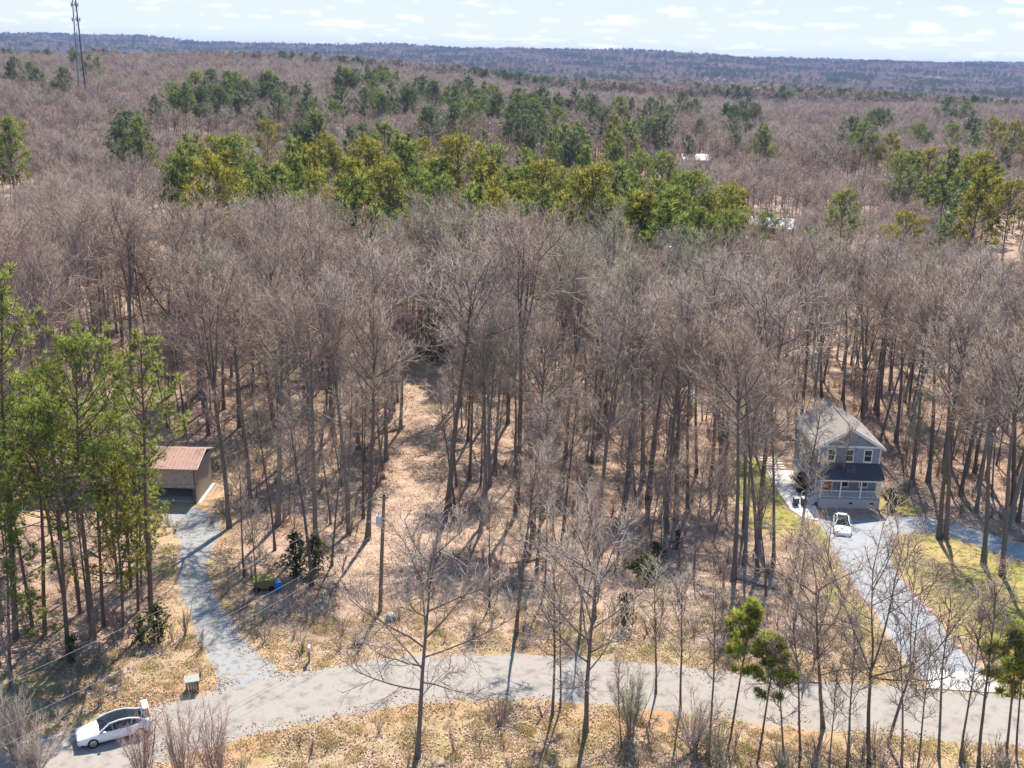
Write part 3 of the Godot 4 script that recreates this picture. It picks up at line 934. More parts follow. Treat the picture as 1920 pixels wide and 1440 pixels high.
		for wx in [1.43, -1.42]:
			g = Geo.new()
			var tb := Basis(Vector3.RIGHT, m * PI * 0.5)
			g.lathe(Vector3(wx, 0.335, m * 0.72), [[0.2, 0.0], [0.32, 0.0], [0.335, 0.04], [0.335, 0.18], [0.32, 0.225], [0.23, 0.23]], 18, tb)
			var wheel := part(o, "wheel", g, M.rubber)
			g = Geo.new()
			for sp in 5:
				g.box(Vector3(wx, 0.335, m * 0.935) + tb * Basis(Vector3.UP, TAU * sp / 5) * Vector3(0.12, 0, 0), Vector3(0.22, 0.02, 0.06), tb * Basis(Vector3.UP, TAU * sp / 5))
			g.lathe(Vector3(wx, 0.335, m * 0.9), [[0.23, 0.0], [0.235, 0.045], [0.2, 0.045], [0.19, 0.0]], 18, tb)
			part(wheel, "rim", g, M.alloy)
	g = Geo.new()
	var lid := [Vector3(0, 0, 0.56), Vector3(0, 0, -0.56), Vector3(-0.62, 0.02, -0.52), Vector3(-0.62, 0.02, 0.52), Vector3(-0.72, -0.3, -0.48), Vector3(-0.72, -0.3, 0.48)]
	var hinge := Transform3D(Basis(Vector3.BACK, -1.35 if boot_open else 0.12), Vector3(-1.72, 1.13, 0) if boot_open else Vector3(-1.66, 1.105, 0))
	for k in 6: lid[k] = hinge * lid[k]
	var th: Vector3 = hinge.basis * Vector3(0, 0.05, 0)
	g.quad(lid[0] + th, lid[1] + th, lid[2] + th, lid[3] + th)
	g.quad(lid[3] + th, lid[2] + th, lid[4] + th, lid[5] + th)
	g.quad(lid[3], lid[2], lid[1], lid[0])
	g.quad(lid[5], lid[4], lid[2], lid[3])
	part(o, "boot_lid", g, M.car_white, "raised white boot lid" if boot_open else "")
	if boot_open:
		g = Geo.new()
		g.box(Vector3(-1.98, 1.03, 0), Vector3(0.5, 0.1, 1.0))
		part(o, "boot_opening", g, M.dark)


# ---------- small things ----------
func build_pole() -> void:
	var at := on_land(-10.3, -78.2)
	var o := thing("utility_pole", "leaning brown wooden utility pole carrying a grey transformer", "utility pole", at)
	var g := Geo.new()
	g.tube(PackedVector3Array([Vector3(0, -0.5, 0), Vector3(0.2, 5, 0), Vector3(0.42, 10.3, 0)]), PackedFloat32Array([0.17, 0.15, 0.115]), 10, Color.WHITE)
	part(o, "pole", g, M.wood)
	g = Geo.new()
	g.lathe(Vector3(0.02, 7.7, 0.16), [[0.02, 0.0], [0.22, 0.02], [0.24, 0.1], [0.24, 0.82], [0.2, 0.9], [0.02, 0.94]], 14)
	var tf := part(o, "transformer", g, M.galvanised)
	g = Geo.new()
	g.lathe(Vector3(0.02, 8.62, 0.16), [[0.03, 0], [0.07, 0.05], [0.04, 0.1], [0.07, 0.15], [0.03, 0.28]], 8)
	part(tf, "bushing", g, M.stone)
	g = Geo.new()
	g.box(Vector3(0.2, 8.2, 0.1), Vector3(0.3, 0.5, 0.1))
	part(tf, "bracket", g, M.steel)
	for q in [-0.28, 0.28]:
		g = Geo.new()
		g.lathe(Vector3(0.42 + q, 10.22, 0), [[0.03, -0.1], [0.06, 0.0], [0.04, 0.05], [0.06, 0.1], [0.02, 0.2]], 8)
		part(o, "insulator", g, M.stone)
	g = Geo.new()
	g.box(Vector3(0.42, 10.1, 0), Vector3(0.72, 0.1, 0.1))
	part(o, "crossarm", g, M.wood)
	var ends := [[Vector3(0.15, 10.42, 0), 9.3, 1.3, "uppermost thin grey power line slung from the pole top"], [Vector3(0.2, 7.3, 0.14), 6.6, 1.1, "middle pale power line slung below the pole transformer"], [Vector3(0.2, 6.5, 0.16), 5.7, 1.4, "lowest thick pale cable slung from the utility pole"]]
	for e in ends:
		var a: Vector3 = at + e[0]
		var b := Vector3(-42, e[1], -34)
		var p := PackedVector3Array()
		for k in 33:
			var t := k / 32.0
			p.append(a.lerp(b, t) - Vector3.UP * float(e[2]) * 4.0 * t * (1.0 - t))
		g = Geo.new()
		g.tube(p, taper(0.011, 0.011, 33), 5, Color.WHITE)
		tag(part(self, "power_line", g, M.wire), e[3], "power line")

func build_small() -> void:
	# boxy cart with a yellow top
	var o := thing("utility_cart", "small boxy cart with a yellow lid standing in the leaves", "cart", on_land(-20.6, -81.7), 0.25)
	var g := Geo.new()
	g.box(Vector3(0, 0.62, 0), Vector3(1.7, 0.62, 1.05))
	part(o, "body", g, M.olive)
	g = Geo.new()
	g.box(Vector3(-0.42, 1.0, 0), Vector3(0.9, 0.12, 1.12), Basis(Vector3.BACK, 0.12))
	g.box(Vector3(0.46, 1.02, 0), Vector3(0.84, 0.12, 1.12), Basis(Vector3.BACK, -0.1))
	part(o, "lid", g, M.yellow)
	for x in [-0.6, 0.6]:
		for z in [-0.56, 0.56]:
			g = Geo.new()
			g.lathe(Vector3(x, 0.26, z - 0.06), [[0.05, 0.0], [0.25, 0.0], [0.26, 0.06], [0.25, 0.12], [0.05, 0.12]], 14, Basis(Vector3.RIGHT, PI * 0.5))
			part(o, "wheel", g, M.rubber)
	g = Geo.new()
	g.tube(PackedVector3Array([Vector3(-0.85, 0.4, 0), Vector3(-1.3, 0.5, 0), Vector3(-1.6, 0.75, 0)]), taper(0.03, 0.03, 3), 6, Color.WHITE)
	part(o, "handle", g, M.dark)
	o = thing("barrel", "bright blue plastic barrel beside the yellow-lidded cart", "barrel", on_land(-19.35, -81.4))
	g = Geo.new()
	g.lathe(Vector3.ZERO, [[0.05, 0.0], [0.26, 0.0], [0.29, 0.06], [0.29, 0.3], [0.305, 0.33], [0.29, 0.36], [0.29, 0.58], [0.305, 0.61], [0.29, 0.64], [0.29, 0.84], [0.25, 0.9]], 18)
	part(o, "drum", g, M.blue)
	g = Geo.new()
	g.lathe(Vector3(0, 0.88, 0), [[0.25, 0.0], [0.25, 0.03], [0.02, 0.04]], 18)
	part(o, "lid", g, M.blue)
	# mailbox
	o = thing("mailbox", "dark mailbox on a post at the road edge", "mailbox", on_land(-14.4, -69.4), 0.1)
	g = Geo.new()
	g.box(Vector3(0, 0.5, 0), Vector3(0.11, 1.1, 0.11))
	part(o, "post", g, M.wood)
	g = Geo.new()
	var arc := []
	for k in 9: arc.append(Vector3(0.11 * cos(PI * k / 8.0), 1.26 + 0.11 * sin(PI * k / 8.0), 0))
	for k in 8: g.quad(arc[k] + Vector3(0, 0, 0.28), arc[k] + Vector3(0, 0, -0.28), arc[k + 1] + Vector3(0, 0, -0.28), arc[k + 1] + Vector3(0, 0, 0.28))
	for s in [-1.0, 1.0]:
		for k in 8:
			var q := [Vector3(0, 1.26, s * 0.28), arc[k] + Vector3(0, 0, s * 0.28), arc[k + 1] + Vector3(0, 0, s * 0.28)]
			if s > 0: g.tri(q[0], q[1], q[2])
			else: g.tri(q[0], q[2], q[1])
	g.box(Vector3(0, 1.16, 0), Vector3(0.22, 0.2, 0.56))
	part(o, "box", g, M.galvanised)
	# slatted box on legs with a pale lid
	o = thing("bin_box", "wooden slatted box with a pale flat lid beside the road", "box", on_land(-21.8, -65.2), 0.35)
	o.scale = Vector3(0.8, 0.85, 0.8)
	var slat := Geo.new()
	slat.box(Vector3.ZERO, Vector3(0.16, 0.95, 0.03))
	var sm := slat.mesh(M.wood)
	for k in 5:
		for s in [-1, 1]:
			part_mesh(o, "slat", sm).position = Vector3(-0.4 + k * 0.2, 0.62, s * 0.4)
			var r := part_mesh(o, "slat", sm)
			r.position = Vector3(s * 0.5, 0.62, -0.32 + k * 0.16)
			r.rotation.y = PI * 0.5
	for x in [-0.5, 0.5]:
		for z in [-0.4, 0.4]:
			g = Geo.new()
			g.box(Vector3(x, 0.55, z), Vector3(0.09, 1.16, 0.09))
			part(o, "leg", g, M.wood)
	g = Geo.new()
	g.box(Vector3(0, 1.17, 0), Vector3(1.25, 0.07, 1.0), Basis(Vector3.RIGHT, 0.1))
	part(o, "lid", g, M.pale_green)
	# pale dome by the pole
	o = thing("well_cover", "pale domed cover with a dark opening beside the utility pole", "well cover", on_land(-9.2, -76.6), 0.4)
	g = Geo.new()
	g.lathe(Vector3(0, -0.05, 0), [[0.42, 0.0], [0.44, 0.3], [0.4, 0.5], [0.28, 0.66], [0.02, 0.72]], 16)
	part(o, "dome", g, M.pale_green)
	g = Geo.new()
	g.lathe(Vector3(0, 0.24, 0.36), [[0.2, 0.0], [0.22, 0.1], [0.02, 0.1]], 12, Basis(Vector3.RIGHT, PI * 0.5))
	part(o, "opening", g, M.dark)
	# stump in the clearing edge, fallen logs
	o = thing("tree_stump", "dark weathered tree stump at the clearing edge", "stump", on_land(-14.6, -114.5))
	g = Geo.new()
	g.lathe(Vector3(0, -0.1, 0), [[0.55, 0.0], [0.36, 0.25], [0.31, 0.55], [0.28, 0.6], [0.02, 0.56]], 11, Basis(Vector3.BACK, 0.12))
	part(o, "stump", g, M.bark_brown)
	var logs := [[-15.2, -131, 4.5, 0.9, 0.16, "fallen grey log lying across the top of the leafy clearing"], [-38, -108.5, 7.0, 0.5, 0.2, "long fallen trunk lying behind the tan shed"], [23, -88, 5.0, -0.6, 0.15, "fallen log lying in leaves beside the lawn strip"], [2, -92, 5.5, 0.4, 0.15, "fallen log lying in leaves beyond the road bend"]]
	for l in logs:
		o = thing("fallen_log", l[5], "log", on_land(l[0], l[1], l[4] * 0.7), l[3])
		g = Geo.new()
		g.tube(PackedVector3Array([Vector3(-l[2] * 0.5, 0.03, 0), Vector3(0, 0.05, 0.1), Vector3(l[2] * 0.5, 0.02, -0.05)]), PackedFloat32Array([l[4], l[4] * 0.85, l[4] * 0.5]), 8, Color.WHITE)
		part(o, "trunk", g, M.bark_grey)
		g = Geo.new()
		for k in 4:
			g.spike(Vector3(l[2] * (0.1 + k * 0.1), 0.1, 0), Vector3(l[2] * (0.16 + k * 0.1), 0.7, rng.randf_range(-0.6, 0.6)), 0.04, Color.WHITE)
		part(o, "branch_stub", g, M.bark_grey)
	# wheeled bins on the walk
	for k in 2:
		o = thing("wheeled_bin", ["dark wheeled bin with grey lid on the walk, beside the porch steps", "dark wheeled bin with grey lid on the walk, at the lawn side"][k], "bin", on_land(34.4 - k * 0.95, -115.2, 0.09), 0.15)
		g = Geo.new()
		g.lathe(Vector3(0, 0.06, 0), [[0.02, 0.0], [0.34, 0.0], [0.42, 0.95], [0.40, 0.97]], 4, Basis(Vector3.UP, PI * 0.25))
		part(o, "body", g, M.grey_plastic)
		g = Geo.new()
		g.box(Vector3(0, 1.06, 0), Vector3(0.64, 0.07, 0.7), Basis(Vector3.RIGHT, 0.08))
		part(o, "lid", g, M.lid_grey)
		for s in [-1, 1]:
			g = Geo.new()
			g.lathe(Vector3(s * 0.27 - 0.03, 0.12, -0.24), [[0.02, 0], [0.12, 0], [0.12, 0.06], [0.02, 0.06]], 10, Basis(Vector3.BACK, -PI * 0.5))
			part(o, "wheel", g, M.rubber)
	# pale landscape rock
	o = thing("boulder", "pale rounded rock on the lawn edge west of the house", "rock", on_land(28.3, -107.6))
	g = Geo.new()
	g.lathe(Vector3(0, -0.1, 0), [[0.34, 0.0], [0.42, 0.2], [0.33, 0.38], [0.15, 0.48], [0.02, 0.5]], 7)
	part(o, "rock", g, M.stone)

func build_mast() -> void:
	var at := on_land(-223, -560)
	var o := thing("lattice_mast", "tall grey three-legged lattice communications mast above the bare woods", "mast", at, 0.35)
	var h := 62.0
	var r0 := 2.7
	var r1 := 1.0
	var corner := func(k: int, y: float) -> Vector3:
		var r := lerpf(r0, r1, y / h)
		return Vector3(cos(TAU * k / 3.0) * r, y, sin(TAU * k / 3.0) * r)
	for k in 3:
		var g := Geo.new()
		g.tube(PackedVector3Array([corner.call(k, 0.0), corner.call(k, h)]), PackedFloat32Array([0.3, 0.2]), 6, Color.WHITE)
		part(o, "leg", g, M.steel)
	for k in 3:
		var g := Geo.new()
		for q in 18:
			var y0 := h * q / 18.0
			var y1 := h * (q + 1) / 18.0
			g.tube(PackedVector3Array([corner.call(k, y0), corner.call(k + 1, y1)]), taper(0.07, 0.07, 2), 4, Color.WHITE)
			g.tube(PackedVector3Array([corner.call(k + 1, y0), corner.call(k, y1)]), taper(0.07, 0.07, 2), 4, Color.WHITE)
			g.tube(PackedVector3Array([corner.call(k, y1), corner.call(k + 1, y1)]), taper(0.07, 0.07, 2), 4, Color.WHITE)
		part(o, "bracing", g, M.steel)
	for y in [49.0, 56.0, 61.0]:
		var plat := Geo.new()
		for k in 3:
			plat.tube(PackedVector3Array([corner.call(k, y) * Vector3(2.0, 1, 2.0), corner.call(k + 1, y) * Vector3(2.0, 1, 2.0)]), taper(0.14, 0.14, 2), 5, Color.WHITE)
		var pl := part(o, "antenna_platform", plat, M.steel)
		for k in 9:
			var a: Vector3 = corner.call(k / 3, y)
			var b: Vector3 = corner.call(k / 3 + 1, y)
			var p := a.lerp(b, (k % 3) / 3.0 + 0.16) * Vector3(2.05, 1, 2.05)
			var g := Geo.new()
			g.box(p, Vector3(0.45, 2.0, 0.35))
			part(pl, "antenna", g, M.lid_grey)
	var cab := Geo.new()
	cab.tube(PackedVector3Array([corner.call(0, 0.0) * 0.8, (corner.call(0, 60.0) as Vector3) * Vector3(0.8, 1, 0.8)]), taper(0.2, 0.2, 2), 5, Color.WHITE)
	part(o, "cable_run", cab, M.dark)


# ---------- woods ----------
var kits := {}
var far_kits := []
var ridge_kits := []
var pine_kits := {}
var pine_far_kits := []
const FORM := ["tall {c} bare tree with fan-shaped crown", "tall straight {c} bare tree with high crown", "forked {c} bare tree with wide crown", "spreading {c} bare tree with low limbs", "slender {c} bare tree with thin stem", "young thin {c} bare tree with whippy branches"]
const PINE_FORM := ["tall pine with rounded green crown and bare stem", "tall pine with layered green boughs", "full young pine with yellow-green boughs", "small pine with tufted bright green top"]

func joined(kit: Dictionary, bark: Material, leaf: Material) -> ArrayMesh:
	var m: ArrayMesh = kit.trunk.mesh(bark)
	var a := []
	a.resize(Mesh.ARRAY_MAX)
	a[Mesh.ARRAY_VERTEX] = kit.crown.v; a[Mesh.ARRAY_NORMAL] = kit.crown.n; a[Mesh.ARRAY_COLOR] = kit.crown.c; a[Mesh.ARRAY_INDEX] = kit.crown.i
	m.add_surface_from_arrays(Mesh.PRIMITIVE_TRIANGLES, a)
	m.surface_set_material(1, leaf)
	return m

func make_kits() -> void:
	var o := {"n1": 18, "n2": 9, "n3": 6, "n4": 2, "thin": 0.0215, "twig": 0.8, "up": 0.055, "limbs_in_trunk": true}
	var heights := [26.0, 25.0, 20.0, 18.0, 18.0, 10.0]
	var variants := [3, 4, 2, 3, 3, 3]
	for f in 6:
		kits[f] = []
		for k in variants[f]:
			var p := o.duplicate()
			if f == 3: p.merge({"n1": 16, "up": 0.035}, true)
			if f == 4: p.merge({"n1": 16, "n2": 7, "n3": 5, "n4": 2, "thin": 0.016, "twig": 0.6}, true)
			if f == 5: p.merge({"n1": 14, "n2": 6, "n3": 4, "n4": 2, "thin": 0.013, "twig": 0.45, "up": 0.16}, true)
			var kit := grow(f, heights[f] * rng.randf_range(0.95, 1.05), p)
			kits[f].append({"h": kit.h, "trunk": kit.trunk.mesh(M.bark_grey), "crown": kit.crown.mesh(M.twig_grey), "joined": joined(kit, M.bark_grey, M.twig_grey)})
	for k in 5:
		var kit := grow([0, 1, 0, 3, 1][k], 24.0, {"n1": 13, "n2": 7, "n3": 6, "n4": 1, "thin": 0.036, "twig": 1.2, "up": 0.06, "limbs_in_trunk": true})
		var mats := [M.twig_grey, M.twig_brown, M.twig_grey, M.twig_brown, M.twig_red]
		far_kits.append({"h": 24.0, "joined": joined(kit, M.bark_grey, mats[k])})
	for k in 3:
		var kit := grow([0, 3, 0][k], 24.0, {"n1": 10, "n2": 6, "n3": 6, "n4": 0, "thin": 0.08, "twig": 1.6, "up": 0.06, "limbs_in_trunk": true})
		ridge_kits.append({"h": 24.0, "joined": joined(kit, M.bark_grey, [M.twig_grey, M.twig_brown, M.twig_brown][k])})
	var pine_h := [24.0, 24.0, 16.0, 10.0]
	for f in 4:
		pine_kits[f] = []
		for k in 2:
			var kit := grow_pine(f, pine_h[f], {"n": [44, 44, 46, 34][f], "tufts": [27, 24, 22, 24][f], "needles": 18, "length": [0.44, 0.42, 0.40, 0.40][f], "width": 0.022, "wide": [1.3, 1.3, 1.2, 0.85][f]})
			pine_kits[f].append({"h": kit.h, "trunk": kit.trunk.mesh(M.bark_pine), "crown": kit.crown.mesh(M.needle)})
	for k in 4:
		var f: int = [0, 1, 0, 2][k]
		var kit := grow_pine(f, pine_h[f], {"n": 44, "tufts": 22, "needles": 11, "length": 0.62, "width": 0.048, "wide": 1.3})
		pine_far_kits.append({"h": kit.h, "trunk": kit.trunk.mesh(M.bark_pine), "crown": kit.crown.mesh(M.needle_dark), "joined": joined(kit, M.bark_pine, M.needle_dark)})

func place_tree(called: String, kit: Dictionary, at: Vector3, h: float, turn: float, lean: float, label: String, category: String, group: String, bark: Material = null, leaf: Material = null) -> Node3D:
	var o := thing(called, label, category, at, 0.0, group)
	var s: float = h / float(kit.h)
	o.transform = Transform3D(Basis(Vector3.BACK, -atan2(lean, h)) * Basis(Vector3.UP, turn) * Basis.from_scale(Vector3(s * rng.randf_range(0.85, 1.2), s, s * rng.randf_range(0.85, 1.2))), at)
	var t := part_mesh(o, "trunk", kit.trunk)
	var c := part_mesh(o, "crown", kit.crown)
	if bark: t.material_override = bark
	if leaf: c.material_override = leaf
	return o

func where(p: Vector2) -> String:
	var d := -p.y
	if near_line(p, ROAD) < 9.0:
		return "on the far road verge" if d > 66.0 - p.x * 0.05 else "on the near road verge"
	if near_line(p, DRIVE_SHED) < 8.0: return "beside the shed driveway"
	if near_line(p, DRIVE_HOUSE) < 9.0 and d < 108.0: return "beside the house driveway"
	if near_line(p, DRIVE_LOOP) < 8.0: return "beside the gravel loop"
	if p.distance_to(Vector2(39.6, -122)) < 17.0: return "close round the grey-blue house"
	if p.distance_to(Vector2(-40, -105)) < 15.0: return "close round the tan shed"
	if p.x > -24.0 and p.x < -14.0 and d > 84 and d < 165: return "along the shed side of the clearing"
	if p.x > -9.0 and p.x < 2.0 and d > 84 and d < 165: return "along the house side of the clearing"
	if d > 165.0: return "in the woods past the clearing"
	if p.x < -24.0: return "in the woods behind the shed"
	if p.x > 44.0: return "in the open woods past the house"
	if d > 130.0 and p.x > 24.0: return "in the woods behind the house"
	if d < 100.0: return "in the thin woods beyond the road"
	return "in the woods between clearing and house"

func is_free(p: Vector2, margin: float) -> bool:
	if near_line(p, ROAD) < 3.6 + margin or near_line(p, DRIVE_SHED) < 2.2 + margin or near_line(p, DRIVE_HOUSE) < 3.0 + margin or near_line(p, DRIVE_LOOP) < 2.6 + margin:
		return false
	for poly in [CLEARING, LAWN_ISLAND, LAWN_WEST, YARD_HOUSE, YARD_SHED, HOUSE_FRONT, OPEN_FLOOR]:
		if inside(p, poly): return false
	return true

func before(p: Vector2, house: Vector2, half: float, deep: float) -> bool:  # the yard of a house and the open ground in front of it
	var f := -house.normalized()
	var q := p - house
	var a := q.dot(f)
	return a > -10.0 and a < deep and absf(q.dot(f.orthogonal())) < half

func mass(parent: Node3D, called: String, mesh_: Mesh, list: Array, tints: Array) -> void:
	if list.is_empty(): return
	var mm := MultiMesh.new()
	mm.transform_format = MultiMesh.TRANSFORM_3D
	mm.use_colors = true
	mm.mesh = mesh_
	mm.instance_count = list.size()
	for k in list.size():
		mm.set_instance_transform(k, list[k])
		mm.set_instance_color(k, tints[k])
	var o := MultiMeshInstance3D.new()
	o.name = called
	o.multimesh = mm
	parent.add_child(o, true)

func stuff(called: String, label: String, category: String) -> Node3D:
	var o := thing(called, label, category)
	o.set_meta("kind", "stuff")
	return o

func stand(at: Vector3, h: float, kit: Dictionary, lean := 0.04) -> Transform3D:
	var s: float = h / float(kit.h)
	var b := Basis(Vector3(rng.randf_range(-1, 1), 0, rng.randf_range(-1, 1)).normalized(), rng.randf() * lean) * Basis(Vector3.UP, rng.randf() * TAU)
	return Transform3D(b * Basis.from_scale(Vector3(s * rng.randf_range(0.9, 1.15), s, s * rng.randf_range(0.9, 1.15))), at)

func plant_woods() -> void:
	# trees: [x, z, height, lean, form]
	var all := []
	var taken := {}
	for b in BARE:
		all.append([Vector2(b[0], b[1]), b[2], b[3], b[4], true])
	var heroes := all.duplicate()
	var hide := {}  # cells just before the pines, kept clear so that they stand out
	for fp in FAR_PINES:
		for k in (8 if fp[2] < 27 else 4):
			if fp[1] + k * 5.0 > -206.0: continue
			for m in (5 if fp[2] < 27 and k < 7 else 3): hide[Vector2i(int(floor(fp[0] / 5.0)) + m - (2 if fp[2] < 27 and k < 7 else 1), int(floor((fp[1] + k * 5.0) / 5.0)))] = true
	var z := -64.0
	while z > -300.0:
		var half := -z * 0.56 + 8.0
		var x := -half
		while x < half:
			var p := Vector2(x + rng.randf_range(-2.4, 2.4), z + rng.randf_range(-2.4, 2.4))
			var d := -p.y
			x += 5.0
			if not is_free(p, 1.2) or hide.has(Vector2i((p / 5.0).floor())) or before(p, Vector2(75, -320), 9.0, 45.0): continue
			var clear := true
			for hh in heroes:
				if p.distance_squared_to(hh[0]) < 6.0: clear = false
			if not clear: continue
			var many := 1.0
			var slim := 0.6
			if d < 100.0:
				many = 0.16 if p.x > 0.0 and d > 86.0 else 0.04
				slim = 0.42
				if p.x < -16.0: many = 0.0; slim = 0.25 if d < 84.0 else 0.45
				if p.x > 44.0: many = 0.35
			elif p.x > 42.0 and d < 150.0: many = 0.42; slim = 0.3
			elif d < 118.0: many = 0.5
			elif d < 170.0: many = 0.7
			if d < 73.0: many = 0.0; slim = 0.3
			if rng.randf() < many * 0.66:
				var form: int = [0, 0, 0, 1, 1, 1, 1, 2, 3, 0][rng.randi() % 10]
				all.append([p, rng.randf_range(19, 27) * lerpf(1.0, 0.6, ss(135, 215, d)) if form != 3 else rng.randf_range(14, 19), rng.randf_range(-1.6, 1.6), form, false])
			elif rng.randf() < slim:
				all.append([p, rng.randf_range(8, 17), rng.randf_range(-1, 1), 4, false])
			if d > 100.0 and d < 190.0 and rng.randf() < 0.28:
				var q := p + Vector2(rng.randf_range(-2.4, 2.4), rng.randf_range(-2.4, 2.4))
				if is_free(q, 1.0): all.append([q, rng.randf_range(7, 12), rng.randf_range(-1, 1), 4, false])
			if rng.randf() < slim * 0.5 and d < 170.0:
				var q := p + Vector2(rng.randf_range(-2, 2), rng.randf_range(-2, 2))
				if is_free(q, 0.8): all.append([q, rng.randf_range(4, 9), rng.randf_range(-0.8, 0.8), 5, false])
		z -= 5.0
	for k in 26:  # the wood closes behind the clearing
		var q := Vector2(rng.randf_range(-21, -3), rng.randf_range(-192, -166.5))
		all.append([q, rng.randf_range(13, 24), rng.randf_range(-1, 1), [0, 1, 3, 4][k % 4], false])
	all.sort_custom(func(a, b): return (a[0] as Vector2).length_squared() < (b[0] as Vector2).length_squared())
	var count := {"bare_tree": 0, "slender_tree": 0, "sapling": 0}
	var lists := {}
	var barks := [M.bark_grey, M.bark_grey, M.bark_brown, M.bark_pale]
	for t in all:
		var p: Vector2 = t[0]
		var form: int = t[3]
		var which: String = "sapling" if form == 5 else "slender_tree" if form == 4 else "bare_tree"
		var set_: Array = kits[form]
		var kind := rng.randi() % set_.size()
		var kit: Dictionary = set_[kind]
		var at := on_land(p.x, p.y)
		var in_view := absf(p.x) < -p.y * 0.50 + 5.0
		if in_view and count[which] < (300 if which != "slender_tree" else 290):
			count[which] += 1
			var c := rng.randi() % 10
			var name_: String = ["grey", "grey", "grey", "grey", "brown", "brown", "brown", "brown", "reddish", "olive-tinged"][c]
			var leaf: Material = {"grey": null, "brown": M.twig_brown, "reddish": M.twig_red, "olive-tinged": M.twig_olive}[name_]
			var label: String = FORM[form].format({"c": name_}) + " " + where(p)
			place_tree(which, kit, at, t[1], rng.randf() * TAU, t[2], label, "sapling" if form == 5 else "bare tree", label, barks[rng.randi() % 4], leaf)
		else:
			var key := form * 10 + kind
			if not lists.has(key): lists[key] = [[], [], kit]
			lists[key][0].append(stand(at, t[1], kit))
			lists[key][1].append(tint())
	print("trees ", count)
	var f := stuff("bare_woodland", "continuous bare hardwood forest stretching away behind the house and clearing", "forest")
	for key in lists: mass(f, "tree_stand", lists[key][2].joined, lists[key][0], lists[key][1])
	# the forest on to the ridges
	var grove := FastNoiseLite.new()
	grove.seed = 5
	grove.frequency = 0.004
	var far := [[], [], [], [], []]
	var far_t := [[], [], [], [], []]
	var ridge := [[], [], []]
	var ridge_t := [[], [], []]
	var green := [[], [], [], []]
	var green_t := [[], [], [], []]
	var d := 296.0
	while d < 6100.0:
		var step: float = 6.2 if d < 900.0 else lerpf(8.0, 17.0, ss(900, 3500, d))
		var half := d * 0.55 + 20.0
		var x := -half
		while x < half:
			var p := Vector2(x + rng.randf_range(-0.5, 0.5) * step, -d + rng.randf_range(-0.5, 0.5) * step)
			x += step
			var at := on_land(p.x, p.y)
			var e := grove.get_noise_2d(p.x, p.y)
			var open := before(p, Vector2(82, -505), 10.0, 62.0) or before(p, Vector2(75, -320), 9.0, 45.0)
			if open or (d < 900.0 and hide.has(Vector2i((p / 5.0).floor()))): continue
			var pines := 0.0 if d < 1000.0 else clampf(e * 2.2 - 0.1, 0, 0.75) + 0.05
			if rng.randf() < pines:
				var k := rng.randi() % 4
				green[k].append(stand(at, rng.randf_range(20, 27) * (1.0 if d < 2500.0 else 1.25), pine_far_kits[k]))
				green_t[k].append(tint())
			elif d < 1000.0:
				var k := rng.randi() % 5
				if k == 4 and rng.randf() < 0.5: k = 0
				far[k].append(stand(at, rng.randf_range(13, 19) if d > 420.0 else rng.randf_range(11, 16), far_kits[k]))
				far_t[k].append(tint())
			else:
				var k := rng.randi() % 3
				ridge[k].append(stand(at, rng.randf_range(17, 24), ridge_kits[k]))
				var s := 1.0 if d < 2500.0 else 1.3
				ridge[k][-1] = ridge[k][-1].scaled_local(Vector3(s, 1, s))
				ridge_t[k].append(tint())
		d += step
	for k in 5: mass(f, "tree_stand", far_kits[k].joined, far[k], far_t[k])
	f = stuff("ridge_forest", "hazy purple-brown bare forest covering the far ridges", "forest")
	for k in 3: mass(f, "tree_stand", ridge_kits[k].joined, ridge[k], ridge_t[k])
	f = stuff("ridge_pines", "dark green pine stands scattered over the far hazy ridges", "forest")
	for k in 4: mass(f, "pine_stand", pine_far_kits[k].joined, green[k], green_t[k])

func tint() -> Color:
	var k := rng.randf_range(0.78, 1.2)
	return Color(k * rng.randf_range(0.97, 1.08), k, k * rng.randf_range(0.92, 1.06))

